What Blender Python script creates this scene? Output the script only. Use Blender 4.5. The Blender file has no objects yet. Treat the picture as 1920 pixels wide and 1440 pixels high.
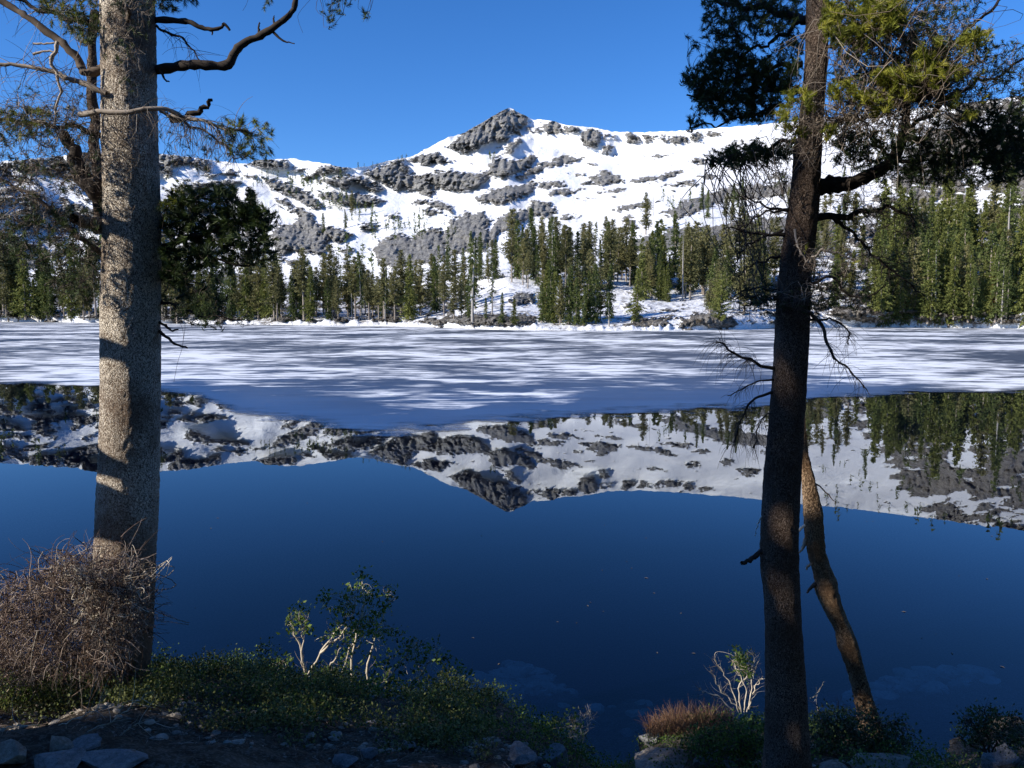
import bpy, bmesh, math, random
import numpy as np
from mathutils import Vector

# ------------------------------------------------------------ camera, world, sun, exposure
SC = bpy.context.scene
H = 3.4                                   # eye above the water
PITCH = math.radians(5.2)
F = 1478.0                                # focal length in photo pixels (photo is 1920 wide)
cam_d = bpy.data.cameras.new("camera"); cam = bpy.data.objects.new("camera", cam_d)
SC.collection.objects.link(cam); SC.camera = cam
cam_d.sensor_width = 36; cam_d.lens = F/1920*36; cam_d.clip_start = 0.05; cam_d.clip_end = 8000
cam.location = (0, 0, H); cam.rotation_euler = (math.radians(90)-PITCH, 0, 0)

SUN_AZ, SUN_EL = math.radians(-114), math.radians(28)   # azimuth from the view direction, clockwise
SV = np.array([math.sin(SUN_AZ)*math.cos(SUN_EL), math.cos(SUN_AZ)*math.cos(SUN_EL), math.sin(SUN_EL)])
world = bpy.data.worlds.new("World"); SC.world = world; world.use_nodes = True
wn = world.node_tree.nodes; wl = world.node_tree.links
bg = wn["Background"]
sky = wn.new("ShaderNodeTexSky"); sky.sky_type = 'NISHITA'; sky.sun_disc = False
sky.sun_elevation = SUN_EL; sky.sun_rotation = SUN_AZ % (2*math.pi)
sky.altitude = 2300; sky.air_density = 1.0; sky.dust_density = 0.3; sky.ozone_density = 5.0
hs = wn.new("ShaderNodeHueSaturation"); hs.inputs['Saturation'].default_value = 1.2; hs.inputs['Hue'].default_value = .507
wl.new(sky.outputs[0], hs.inputs['Color']); wl.new(hs.outputs[0], bg.inputs[0]); bg.inputs[1].default_value = 0.145
sun_d = bpy.data.lights.new("sun", 'SUN'); sun = bpy.data.objects.new("sun", sun_d)
SC.collection.objects.link(sun)
sun_d.energy = 5.0; sun_d.angle = math.radians(0.5); sun_d.color = (1.0, 0.93, 0.82)
sun.rotation_euler = Vector(SV).to_track_quat('Z', 'Y').to_euler()
SC.view_settings.view_transform = 'Standard'; SC.view_settings.look = 'None'
SC.view_settings.exposure = 0.42; SC.view_settings.gamma = 1.0
SC.view_settings.use_curve_mapping = False
SC.render.engine = 'CYCLES'
SC.cycles.max_bounces = 6; SC.cycles.diffuse_bounces = 2; SC.cycles.glossy_bounces = 3
SC.cycles.transparent_max_bounces = 10; SC.cycles.transmission_bounces = 3
SC.cycles.caustics_reflective = False; SC.cycles.caustics_refractive = False
SC.cycles.use_denoising = True; SC.cycles.use_adaptive_sampling = True

rng = np.random.default_rng(7)
random.seed(7)
TAU = 2*math.pi

# ------------------------------------------------------------ helpers
def ray(px, py):
    """unit-less world direction through a photo pixel (horizontal length 1)"""
    x = (np.asarray(px, float)-960)/F; y = (720-np.asarray(py, float))/F
    c, s = math.cos(PITCH), math.sin(PITCH)
    dx, dy, dz = x, c + y*s, -s + y*c
    h = np.sqrt(dx*dx+dy*dy)
    return dx/h, dy/h, dz/h
def at_r(px, py, r):                       # point on the ray at horizontal distance r
    dx, dy, dz = ray(px, py)
    return np.stack(np.broadcast_arrays(dx*r, dy*r, H+dz*r), -1)
def at_y(px, py, Y):                       # point on the ray at world depth Y
    dx, dy, dz = ray(px, py)
    t = np.asarray(Y, float)/dy
    return np.stack(np.broadcast_arrays(dx*t, dy*t, H+dz*t), -1)
def on_z(px, py, z):
    dx, dy, dz = ray(px, py); t = (z-H)/dz
    return np.stack(np.broadcast_arrays(dx*t, dy*t, H+dz*t), -1)

def _hash(ix, iy, seed):
    n = (ix.astype(np.int64)*374761393 + iy.astype(np.int64)*668265263 + seed*974711) & 0xFFFFFFFF
    n = ((n ^ (n >> 13))*1274126177) & 0xFFFFFFFF
    return ((n ^ (n >> 16)) & 0xFFFF)/65535.0
def noise(x, y, seed=0):                   # smooth value-gradient noise, about -1..1
    x, y = np.broadcast_arrays(np.asarray(x, float), np.asarray(y, float))
    ix, iy = np.floor(x), np.floor(y); fx, fy = x-ix, y-iy
    u, v = fx*fx*fx*(fx*(fx*6-15)+10), fy*fy*fy*(fy*(fy*6-15)+10)
    def g(a, b):
        t = _hash(ix+a, iy+b, seed)*TAU
        return np.cos(t)*(fx-a)+np.sin(t)*(fy-b)
    return 1.5*((g(0,0)*(1-u)+g(1,0)*u)*(1-v)+(g(0,1)*(1-u)+g(1,1)*u)*v)
def fbm(x, y, seed=0, o=4, gain=.5):
    s = 0; a = 1; t = 0
    for k in range(o):
        s = s + a*noise(x*2**k+k*17.3, y*2**k-k*9.1, seed+k); t += a; a *= gain
    return s/t*1.3
def ridged(x, y, seed=0, o=4):
    s = 0; a = 1; t = 0
    for k in range(o):
        s = s + a*(1-np.abs(noise(x*2**k+k*7.3, y*2**k+k*3.1, seed+k))*2); t += a; a *= .5
    return s/t
def sstep(a, b, x):
    t = np.clip((x-a)/(b-a), 0, 1); return t*t*(3-2*t)

def mesh_np(name, V, Q, mats, parent=None, smooth=True, attrs=None, uvs=None):
    """V (n,3); Q (m,3) or (m,4) int array, or list of such arrays"""
    if not isinstance(Q, list): Q = [Q]
    Q = [np.asarray(q, np.int32) for q in Q if len(q)]
    me = bpy.data.meshes.new(name)
    V = np.asarray(V, np.float32)
    me.vertices.add(len(V)); me.vertices.foreach_set("co", V.ravel())
    nl = sum(q.size for q in Q); nf = sum(len(q) for q in Q)
    me.loops.add(nl); me.loops.foreach_set("vertex_index", np.concatenate([q.ravel() for q in Q]))
    tot = np.concatenate([np.full(len(q), q.shape[1], np.int32) for q in Q])
    st = np.concatenate([[0], np.cumsum(tot)[:-1]]).astype(np.int32)
    me.polygons.add(nf); me.polygons.foreach_set("loop_start", st)
    try: me.polygons.foreach_set("loop_total", tot)
    except Exception: pass
    me.polygons.foreach_set("use_smooth", np.full(nf, smooth))
    me.update(calc_edges=True); me.validate()
    for k, a in (attrs or {}).items():
        at = me.attributes.new(k, 'FLOAT', 'POINT'); at.data.foreach_set("value", np.asarray(a, np.float32).ravel())
    for m in (mats if isinstance(mats, (list, tuple)) else [mats]): me.materials.append(m)
    o = bpy.data.objects.new(name, me); SC.collection.objects.link(o)
    if parent is not None: o.parent = parent
    return o
def grid_faces(nr, nc):
    i = np.arange(nr-1)[:, None]*nc + np.arange(nc-1)[None]
    i = i.ravel()
    return np.stack([i, i+1, i+nc+1, i+nc], 1)
def tag(o, label=None, cat=None, group=None, kind=None):
    for k, v in (("label", label), ("category", cat), ("group", group), ("kind", kind)):
        if v: o[k] = v
    return o
def empty(name, loc):
    o = bpy.data.objects.new(name, None); SC.collection.objects.link(o); o.location = loc
    o.empty_display_size = .2
    return o
def catmull(P, n):
    """smooth curve through control points P (k,d), n samples"""
    P = np.asarray(P, float)
    if len(P) == 2: P = np.stack([P[0], (P[0]+P[1])/2, P[1]])
    A = np.concatenate([[2*P[0]-P[1]], P, [2*P[-1]-P[-2]]])
    t = np.linspace(0, len(P)-1-1e-6, n); i = t.astype(int); u = (t-i)[:, None]
    p0, p1, p2, p3 = A[i], A[i+1], A[i+2], A[i+3]
    return .5*((2*p1)+(-p0+p2)*u+(2*p0-5*p1+4*p2-p3)*u*u+(-p0+3*p1-3*p2+p3)*u**3)

class Bag:
    """collects vertices and faces of one mesh"""
    def __init__(s): s.V = []; s.Q = {3: [], 4: []}; s.n = 0; s.A = []
    def add(s, V, Q, a=None):
        V = np.asarray(V).reshape(-1, 3)
        s.V.append(V); Q = np.asarray(Q)
        s.Q[Q.shape[1]].append(Q+s.n); s.n += len(V)
        s.A.append(np.full(len(V), 0. if a is None else a) if np.ndim(a) == 0 else np.asarray(a).ravel())
    def tubes(s, P, R, sides=3, a=None):
        """P (N,k,3) polylines, R (N,k) or (k,) radii"""
        P = np.asarray(P, float)
        if P.ndim == 2: P = P[None]
        N, k, _ = P.shape
        R = np.broadcast_to(np.asarray(R, float), (N, k))
        T = np.empty_like(P); T[:, 1:-1] = P[:, 2:]-P[:, :-2]; T[:, 0] = P[:, 1]-P[:, 0]; T[:, -1] = P[:, -1]-P[:, -2]
        T /= np.linalg.norm(T, axis=2, keepdims=True)+1e-9
        D = P[:, -1]-P[:, 0]
        ref = np.where(np.abs(D[:, 2:3]) > .8*np.linalg.norm(D, axis=1, keepdims=True), [[1., .13, 0]], [[.1, .07, 1.]])[:, None]
        U = np.cross(T, ref); U /= np.linalg.norm(U, axis=2, keepdims=True)+1e-9
        W = np.cross(T, U)
        an = np.arange(sides)*TAU/sides
        V = P[:, :, None]+R[:, :, None, None]*(U[:, :, None]*np.cos(an)[:, None]+W[:, :, None]*np.sin(an)[:, None])
        i = (np.arange(N)[:, None, None]*k+np.arange(k-1)[None, :, None])*sides
        j = np.arange(sides)[None, None]; j2 = (j+1) % sides
        Q = np.stack(np.broadcast_arrays(i+j, i+j2, i+sides+j2, i+sides+j), -1).reshape(-1, 4)
        if a is not None and np.ndim(a) == 1: a = np.repeat(a, k*sides)
        s.add(V, Q, a)
    def build(s, name, mat, parent=None, smooth=True, loc=None):
        V = np.concatenate(s.V)
        if loc is not None: V = V-np.asarray(loc)
        Q = [np.concatenate(q) for q in s.Q.values() if q]
        return mesh_np(name, V, Q, mat, parent, smooth, attrs={"tone": np.concatenate(s.A)})

# ------------------------------------------------------------ materials
def mat(name):
    m = bpy.data.materials.new(name); m.use_nodes = True
    n, l = m.node_tree.nodes, m.node_tree.links
    return m, n, l, n["Principled BSDF"], n["Material Output"]
def coords(n, l, scale=(1, 1, 1), kind="Object"):
    tc = n.new("ShaderNodeTexCoord"); mp = n.new("ShaderNodeMapping"); mp.inputs["Scale"].default_value = scale
    l.new(tc.outputs[kind], mp.inputs[0]); return mp.outputs[0]
def tex(n, l, vec, scale, detail=4, rough=.55, dist=0, kind="Noise"):
    t = n.new("ShaderNodeTexNoise"); t.inputs["Scale"].default_value = scale
    t.inputs["Detail"].default_value = detail; t.inputs["Roughness"].default_value = rough
    t.inputs["Distortion"].default_value = dist
    if vec is not None: l.new(vec, t.inputs["Vector"])
    return t.outputs["Fac"]
def ramp(n, l, fac, stops):
    r = n.new("ShaderNodeValToRGB"); e = r.color_ramp.elements
    while len(e) < len(stops): e.new(.5)
    for q, (p, c) in zip(e, stops):
        q.position = p; q.color = (c, c, c, 1) if np.ndim(c) == 0 else (*c, 1)
    l.new(fac, r.inputs[0]); return r.outputs[0]
def mixc(n, l, f, a, b, op='MIX'):
    m = n.new("ShaderNodeMix"); m.data_type = 'RGBA'; m.blend_type = op
    for s, v in ((m.inputs[0], f), (m.inputs[6], a), (m.inputs[7], b)):
        if hasattr(v, "is_linked"): l.new(v, s)
        elif np.ndim(v) == 0: s.default_value = v
        else: s.default_value = (*v, 1)
    return m.outputs[2]
def mth(n, l, op, a, b=0., clamp=False):
    m = n.new("ShaderNodeMath"); m.operation = op; m.use_clamp = clamp
    for s, v in zip(m.inputs, (a, b)):
        if hasattr(v, "is_linked"): l.new(v, s)
        else: s.default_value = v
    return m.outputs[0]
def attr(n, name):
    a = n.new("ShaderNodeAttribute"); a.attribute_name = name; return a.outputs["Fac"]
def bump(n, l, h, strength, dist, nrm=None):
    b = n.new("ShaderNodeBump"); b.inputs["Strength"].default_value = strength; b.inputs["Distance"].default_value = dist
    l.new(h, b.inputs["Height"])
    if nrm is not None: l.new(nrm, b.inputs["Normal"])
    return b.outputs[0]
# ------------------------------------------------------------ the far terrain
X0, X1, NC = -620, 2560, 1380
_px = np.linspace(X0, X1, NC)
def ip(x, pts): 
    p = np.array(pts, float); return np.interp(x, p[:, 0], p[:, 1])
SKY = [(-900,330),(-500,300),(-200,310),(0,303),(100,294),(180,283),(300,288),(370,296),(440,306),(465,307),(480,300),(545,297),(600,305),(640,313),(660,315),(690,312),(715,304),(742,299),(775,293),(790,284),(812,272),(840,258),(867,250),(890,238),(905,229),(930,214),(945,206),(953,202),(962,204),(980,215),(1000,224),(1035,226),(1060,234),(1120,240),(1150,247),(1200,248),(1260,246),(1300,243),(1370,238),(1440,232),(1500,226),(1560,220),(1640,212),(1720,203),(1800,194),(1860,186),(1920,180),(2100,150),(2560,120)]
SHORE = [(-900,602),(0,603),(190,605),(300,606),(560,610),(760,612),(860,616),(1000,620),(1250,620),(1400,618),(1450,615),(1700,614),(1920,616),(2560,626)]
sky_y, shore_y = ip(_px, SKY), ip(_px, SHORE)
def smooth1(a, k):
    w = np.hanning(k+2)[1:-1]; w /= w.sum()
    return np.convolve(np.pad(a, k//2, mode='edge'), w, 'same')[k//2:-(k//2)]
shore_y = smooth1(shore_y, 81)
sky_jag = fbm(_px/16, 0*_px, 5, 4)*2.4
RX = [-620, -100, 300, 650, 960, 1300, 1600, 1950, 2560]
RY = [596, 585, 560, 520, 470, 420, 350, 300, 250, 200, 130, 90]
RT = [[320,300,265,215,162,156,180,190,170],
      [360,340,300,250,172,166,190,200,180],
      [430,430,420,330,195,205,215,220,200],
      [620,640,640,520,235,255,245,240,220],
      [760,790,800,660,470,330,300,265,240],
      [850,880,900,780,620,450,370,295,270],
      [980,1010,1030,930,820,680,500,350,320],
      [1060,1090,1120,1020,950,830,640,430,380],
      [1120,1150,1180,1100,1050,930,740,520,450],
      [1200,1230,1250,1180,1150,1030,840,640,540],
      [1300,1330,1350,1300,1250,1130,940,760,650],
      [1400,1430,1450,1400,1350,1230,1040,860,750]]
RT = np.array(RT, float)
def shore_r(px):
    _, _, dz = ray(px, np.interp(px, _px, shore_y)); return H/np.maximum(-dz, 1e-3)
def base_r(px, py):
    px, py = np.broadcast_arrays(np.asarray(px, float), np.asarray(py, float))
    u = np.interp(px, RX, np.arange(len(RX))); i = np.clip(u.astype(int), 0, len(RX)-2); f = u-i; f = f*f*(3-2*f)
    v = np.interp(-py, [-y for y in RY], np.arange(len(RY))); j = np.clip(v.astype(int), 0, len(RY)-2); g = v-j
    r = (RT[j, i]*(1-f)+RT[j, i+1]*f)*(1-g)+(RT[j+1, i]*(1-f)+RT[j+1, i+1]*f)*g
    r0 = shore_r(px); y0 = np.interp(px, _px, shore_y)
    k = np.clip((y0-py)/np.maximum(y0-596, 4), 0, 1)
    rb = (RT[0, i]*(1-f)+RT[0, i+1]*f)
    r = np.where(py > 596, r0*(1-k)+rb*k, r)
    return np.where(py >= y0, r0, np.maximum(r, r0))

# outcrops of bare rock, outlined on the photograph
POLY = [
 [(952,200),(979,215),(994,222),(985,236),(971,249),(954,253),(952,263),(933,265),(929,261),(906,274),(892,279),(879,276),(875,289),(864,288),(860,280),(837,276),(850,265),(867,248),(900,229),(933,210)],
 [(764,301),(787,292),(817,285),(831,290),(839,303),(825,307),(812,303),(794,309),(779,305)],
 [(683,326),(708,315),(733,305),(754,299),(764,313),(769,326),(787,330),(808,324),(842,320),(871,324),(912,322),(920,306),(925,297),(942,297),(954,303),(973,299),(996,290),(1003,293),(996,309),(971,326),(954,334),(933,332),(917,330),(902,347),(887,356),(869,359),(848,359),(829,353),(806,340),(815,363),(800,365),(777,357),(760,353),(746,359),(725,345),(704,336)],
 [(967,333),(990,317),(1023,303),(1063,290),(1097,295),(1073,307),(1033,313),(1000,327),(980,335)],
 [(978,313),(985,296),(1000,290),(1006,296),(994,310)],
 [(890,373),(917,357),(957,348),(1000,339),(1007,350),(993,367),(940,382),(907,380)],
 [(1008,340),(1040,337),(1063,343),(1057,350),(1012,352)],
 [(1020,363),(1050,353),(1097,352),(1093,358),(1057,367),(1030,367)],
 [(1103,347),(1117,327),(1137,318),(1160,330),(1173,338),(1140,345)],
 [(1085,347),(1095,340),(1111,333),(1105,345)],
 [(1180,343),(1190,333),(1227,328),(1257,320),(1280,315),(1282,324),(1233,340),(1207,345)],
 [(1120,362),(1140,352),(1170,353),(1173,358),(1133,363)],
 [(942,287),(953,270),(977,257),(980,263),(960,287)],
 [(770,380),(800,373),(833,377),(850,390),(848,398),(827,393),(800,383)],
 [(827,443),(847,413),(873,397),(880,400),(907,397),(920,410),(913,427),(918,432),(930,413),(957,397),(990,387),(997,372),(1033,380),(1042,393),(1033,407),(1000,407),(960,427),(933,443),(913,473),(873,473),(840,480)],
 [(697,467),(717,447),(750,437),(773,444),(800,427),(820,427),(837,447),(840,467),(827,490),(740,503),(707,490)],
 [(509,434),(523,420),(548,418),(558,406),(539,391),(555,388),(585,397),(594,416),(612,423),(642,427),(658,441),(637,455),(617,446),(612,471),(596,478),(564,473),(550,471),(523,480),(516,462)],
 [(520,484),(543,484),(575,487),(571,498),(540,496)],
 [(596,365),(612,358),(635,363),(670,363),(711,370),(715,377),(697,387),(669,384),(656,387),(624,379),(605,370)],
 [(596,340),(619,333),(656,329),(683,333),(706,347),(720,354),(704,363),(688,356),(669,343),(658,343),(656,354),(637,352),(624,345)],
 [(463,308),(479,299),(509,297),(539,303),(543,315),(520,317),(486,315)],
 [(326,352),(349,345),(406,339),(445,337),(454,342),(417,347),(383,352),(356,365),(337,370)],
 [(564,333),(585,326),(601,313),(628,310),(651,313),(642,321),(601,324),(578,338)],
 [(514,375),(532,372),(550,384),(534,387)],
 [(490,330),(520,338),(560,352),(585,368),(600,385),(585,392),(560,375),(530,362),(505,350)],
 [(290,288),(349,290),(395,303),(399,320),(372,313),(344,308),(303,308)],
 [(1235,400),(1260,385),(1295,370),(1330,362),(1360,350),(1410,345),(1500,340),(1560,350),(1435,372),(1360,378),(1330,388),(1305,400),(1270,412)],
 [(1167,465),(1197,447),(1272,427),(1335,422),(1385,410),(1440,405),(1560,410),(1600,430),(1560,470),(1440,485),(1360,470),(1310,475),(1250,470),(1200,476)],
 [(1235,350),(1260,342),(1297,337),(1320,342),(1297,352),(1272,347)],
 [(1145,395),(1167,385),(1197,377),(1237,375),(1210,390),(1180,396)],
 [(1165,412),(1180,400),(1187,407),(1200,430),(1185,432)],
 [(950,560),(965,549),(1000,547),(1005,566),(970,573)],
 [(894,517),(925,512),(958,516),(940,523),(910,523)],
 [(1083,532),(1110,528),(1158,536),(1150,546),(1100,541)],
 [(800,600),(850,592),(930,588),(1000,592),(1010,612),(900,613),(800,610)],
 [(1172,612),(1200,598),(1245,597),(1262,612),(1230,617)],
 [(1272,612),(1300,590),(1340,585),(1380,600),(1385,615),(1330,617)],
 [(786,570),(800,545),(830,532),(846,540),(843,566),(815,575)],
 [(665,572),(690,558),(760,551),(785,560),(770,576),(700,580)],
 [(1660,620-30),(1700,560),(1760,545),(1800,570),(1750,590)],
 [(1340,520),(1400,500),(1440,512),(1410,530),(1350,535)],
]
ELL = [(1035,239,17,12),(1070,243,13,7),(1108,259,20,18),(1137,255,4,5),(1138,279,10,8),(1184,259,13,10),(1215,259,13,6),(1243,259,7,3),(1270,262,20,8),(1305,256,12,8),(1340,252,14,6),(993,242,4,4),(1007,242,6,5),
       (808,396,16,8),(1035,407,10,7),(1067,408,18,7),(1100,372,12,2),(1085,327,8,2),(1107,311,6,2),(1240,292,12,3),(1225,297,5,3),(1310,303,16,6),(1330,330,18,5),(1380,310,16,7),(1420,290,20,8),(1460,330,26,7),(650,468,12,5),(604,437,5,3),(820,353,4,3),(1260,430,20,8),(1045,455,8,3),(1150,258,4,2),(1170,430,10,5),(690,425,18,7),(735,405,10,4),(560,360,16,4),(430,325,14,4),(395,330,8,3),(560,318,10,4),(470,330,9,3)]
def sdf_poly(px, py, P):
    P = np.array(P, float); d = np.full(px.shape, 1e9); ins = np.zeros(px.shape, bool)
    for a, b in zip(P, np.roll(P, -1, 0)):
        e = b-a; wx, wy = px-a[0], py-a[1]
        t = np.clip((wx*e[0]+wy*e[1])/(e@e+1e-9), 0, 1)
        d = np.minimum(d, (wx-e[0]*t)**2+(wy-e[1]*t)**2)
        c = ((a[1] > py) != (b[1] > py)) & (px < (b[0]-a[0])*(py-a[1])/(b[1]-a[1]+1e-12)+a[0])
        ins ^= c
    return np.where(ins, 1, -1)*np.sqrt(d)

NR = 400
t = np.linspace(0, 1, NR)[:, None]
t = t**0.92
PX = np.broadcast_to(_px[None], (NR, NC)).copy()
PY = shore_y[None]*(1-t) + sky_y[None]*t
wx = PX + 9*fbm(PX/24, PY/15, 11, 5, .6); wy = PY + 6*fbm(PX/22, PY/12, 31, 5, .6)
SD = np.full(PX.shape, -40.)
for P in POLY:
    A = np.array(P); m = (PX > A[:, 0].min()-45) & (PX < A[:, 0].max()+45) & (PY > A[:, 1].min()-45) & (PY < A[:, 1].max()+45)
    SD[m] = np.maximum(SD[m], sdf_poly(wx[m], wy[m], P))
for (cx, cy, a, b) in ELL:
    q = np.sqrt(((wx-cx)/a)**2+((wy-cy)/b)**2); SD = np.maximum(SD, np.where(q < 3, (1-q)*min(a, b), -40))
# zones where rock and snow mix, by noise
def zone(P, soft): return sstep(-soft, soft, sdf_poly(PX, PY, P))
n1 = fbm((PX+PY*1.5)/70, (PY-PX*.25)/20, 51, 5); n2 = fbm(PX/40, PY/16, 61, 5)
zr = zone([(1500,620),(1560,470),(1640,330),(1700,260),(1760,200),(1800,100),(2600,50),(2600,640)], 30)
snowhole = zone([(1811,306),(1878,312),(1850,345),(1888,362),(1892,388),(1835,390),(1800,340)], 7)
zl = zone([(-700,640),(-700,320),(0,330),(200,350),(420,380),(510,440),(500,520),(700,540),(860,560),(860,640)], 20)
zu = zone([(-700,280),(200,270),(330,300),(330,330),(200,345),(-700,350)], 12)
zm = zone([(1150,640),(1160,440),(1440,380),(1600,330),(1600,640)], 20)
SD = np.maximum(SD, np.where(zr > .01, (n1+.02+.40*zone([(1700,280),(1800,250),(2600,200),(2600,420),(1900,420),(1720,350)], 20)-.9*snowhole)*22-(1-zr)*30, -40))
SD = np.maximum(SD, np.where(zl > .01, (n2-.10)*20-(1-zl)*30, -40))
SD = np.maximum(SD, np.where(zu > .01, (n1+.05)*16-(1-zu)*30, -40))
SD = np.maximum(SD, np.where(zm > .01, (n2-.22)*18-(1-zm)*30, -40))
SD = np.maximum(SD, (fbm((PX+PY)/34, (PY-PX*.2)/9, 71, 4)-.68)*18)      # small stones poking out of the snow
bank = sstep(9, 4, PY*-1+shore_y[None]) * sstep(-.25, .1, noise(PX/60, PX*0, 81)+.25*(PX > 1680)+.2*(np.abs(PX-680) < 130))
SD = SD - bank*14*(1-zone(POLY[34], 3))*(1-zone(POLY[35], 3))*(1-zone(POLY[36], 3))

SD = SD + (1.2 + 6.5*np.clip(fbm((PX-PY*.6)/9, (PY+PX*.15)/5, 75, 4, .6), -1, .45))*(SD > -6)
R = base_r(PX, PY)
PYG = PY + sky_jag[None]*np.exp(-(1-t)*30)
# smooth the table's kinks
def blur(a, k, ax):
    w = np.hanning(k+2)[1:-1]; w /= w.sum(); pad = [(0, 0), (0, 0)]; pad[ax] = (k//2, k//2)
    b = np.pad(a, pad, mode='edge'); out = np.zeros_like(a)
    for i, q in enumerate(w): out += q*(b[i:i+a.shape[0]] if ax == 0 else b[:, i:i+a.shape[1]])
    return out
fade = sstep(4, 40, shore_y[None]-PY)
Rs = blur(blur(R, 35, 0), 61, 1); R = R*(1-fade)+Rs*fade
rock = sstep(-1.5, 3, SD)
farness = np.clip(R/900, .25, 1.1)
dome = 1-np.exp(-np.clip(SD, 0, 60)/9)
big_ = 1.15-.65*sstep(930, 1060, PX)
disp = -.009*big_*(1-np.exp(-np.clip(SD, 0, 60)/3.0))-.032*big_*(1-np.exp(-np.clip(SD, 0, 60)/16))
disp += .065*fbm(PX/210, PY/110, 91, 3)*fade
disp += .010*fbm(PX/60, PY/34, 95, 4)*fade
gul = ridged((PX+.25*PY)/17, PY/38, 101, 3)
crk = ridged(PX/24+PY/50, PY/13-PX/70, 107, 2); stp = np.abs(((PY+PX*.18)/9+1.2*fbm(PX/30, PY/30, 108, 3)) % 1-.5)
disp -= rock*fade*(.022*gul*(.4+.6*sstep(0,8,SD)) - .009*crk + .0035*stp + .0028*fbm(PX/9, PY/12, 111, 3) + .0016*noise(PX/2.6, PY/3.0, 121))
disp += (1-rock)*fade*.0012*fbm(PX/16, PY/5, 131, 4)
R = R*(1+disp)
lip = np.exp(-((PY-sky_y[None])/4)**2); R = R*(1+.0*lip)
P3 = at_r(PX, PYG, R)
# snow banks and boulders along the shore
bk = np.exp(-((shore_y[None]-PY-3.5)/3.2)**2)
hump = np.clip(fbm(PX/26, PX*0, 141, 3)+.25, 0, 1)+.35*np.clip(noise(PX/9, PX*0, 151), 0, 1)
P3[..., 2] += bk*hump*(1.1*bank+.35)
P3[..., 2] += sstep(2, 10, shore_y[None]-PY)*(1-fade)*rock*.5*ridged(PX/7, PY/4, 161, 3)
# skirt under the ice and the back of the ridge
s0 = P3[0].copy(); s0[:, :2] *= .985; s0[:, 2] = -2.2
s1 = P3[0].copy(); s1[:, :2] *= .93; s1[:, 2] = -12
b1 = P3[-1].copy(); b1[:, :2] *= 1.03; b1[:, 2] *= .985
b2 = P3[-1].copy(); b2[:, :2] *= 1.25; b2[:, 2] *= .80
b3 = P3[-1].copy(); b3[:, :2] *= 2.2; b3[:, 2] = -14
V = np.concatenate([s1[None], s0[None], P3, b1[None], b2[None], b3[None]])
pad2 = lambda a, v=None: np.concatenate([a[:1], a[:1], a, a[-1:], a[-1:], a[-1:]])
warm = sstep(1100, 1700, PX)*.8+.2*fbm(PX/90, PY/60, 171, 3)+.5*sstep(560, 600, PY)
litter = sstep(500, 570, PY)*sstep(-.1, .5, fbm(PX/14, PY/6, 181, 4)+.1*(zl+zr)+.38*zone([(280,640),(300,560),(740,565),(760,640)], 12)+.3*zone([(-400,640),(-400,560),(200,560),(200,640)], 12))*(1-bank)  # brown litter; left zones also put the shade between trunks into the colour
litter = np.maximum(litter, zr*sstep(.0, .5, fbm(PX/18, PY/9, 185, 4))*sstep(330, 420, PY))

def terrain_mat():
    m, n, l, b, out = mat("snow and granite")
    v = coords(n, l)
    sd = attr(n, "sd"); wr = attr(n, "warm"); lt = attr(n, "litter")
    fine = tex(n, l, v, .35, 6, .65); fine2 = tex(n, l, v, 1.3, 4, .6)
    e = mth(n, l, 'ADD', sd, mth(n, l, 'MULTIPLY', mth(n, l, 'SUBTRACT', fine, .5), 7.))
    rk = ramp(n, l, mth(n, l, 'MULTIPLY', e, .3), [(.25, 0.), (.5, 1.)])
    g = tex(n, l, coords(n, l, (1, 1, .45)), .22, 9, .78, .6)
    g2 = tex(n, l, v, .035, 5, .6)
    cold = ramp(n, l, g, [(.36, (.055, .054, .053)), (.44, (.24, .235, .225)), (.62, (.54, .53, .51))])
    hot = ramp(n, l, g, [(.36, (.10, .085, .07)), (.44, (.31, .275, .23)), (.62, (.56, .52, .46))])
    rc = mixc(n, l, mth(n, l, 'ADD', wr, mth(n, l, 'MULTIPLY', mth(n, l, 'SUBTRACT', g2, .5), .9), True), cold, hot)
    lic = ramp(n, l, tex(n, l, v, .5, 5, .7), [(.52, 0.), (.62, 1.)])
    rc = mixc(n, l, mth(n, l, 'MULTIPLY', lic, .25), rc, (.09, .095, .075))
    sn = ramp(n, l, tex(n, l, v, .02, 5, .6), [(.3, (.78, .80, .84)), (.7, (.88, .88, .89))])
    sn = mixc(n, l, ramp(n, l, fine2, [(.66, 0.), (.8, .25)]), sn, (.45, .40, .34))
    c = mixc(n, l, rk, sn, rc)
    br = mixc(n, l, tex(n, l, v, 2.5, 4), (.028, .020, .012), (.085, .06, .035))
    c = mixc(n, l, mth(n, l, 'MULTIPLY', lt, ramp(n, l, fine2, [(.42, 0.), (.55, 1.)])), c, br)
    l.new(c, b.inputs["Base Color"])
    b.inputs["Roughness"].default_value = .75; b.inputs["Specular IOR Level"].default_value = .15
    hgt = mixc(n, l, rk, mth(n, l, 'MULTIPLY', fine, .22), g)
    bm = bump(n, l, hgt, 1., 6.)
    bm = bump(n, l, mixc(n, l, rk, mth(n, l, 'MULTIPLY', fine2, .2), fine2), .7, .7, bm)
    l.new(bm, b.inputs["Normal"])
    return m
M_TERR = terrain_mat()
_gx = np.gradient(P3, axis=1); _gy = np.gradient(P3, axis=0); _n = np.cross(_gx, _gy); _nz = np.abs(_n[..., 2])/(np.linalg.norm(_n, axis=2)+1e-9)
_nz = blur(_nz, 3, 0)
SD = SD - 4.5*sstep(.90, .98, _nz)*sstep(14, 2, SD)*(PY < 575) - 2.6*np.clip(ridged(PX/11+PY/30, PY/7-PX/60, 191, 4)-.72, 0, .3)/.2
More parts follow.
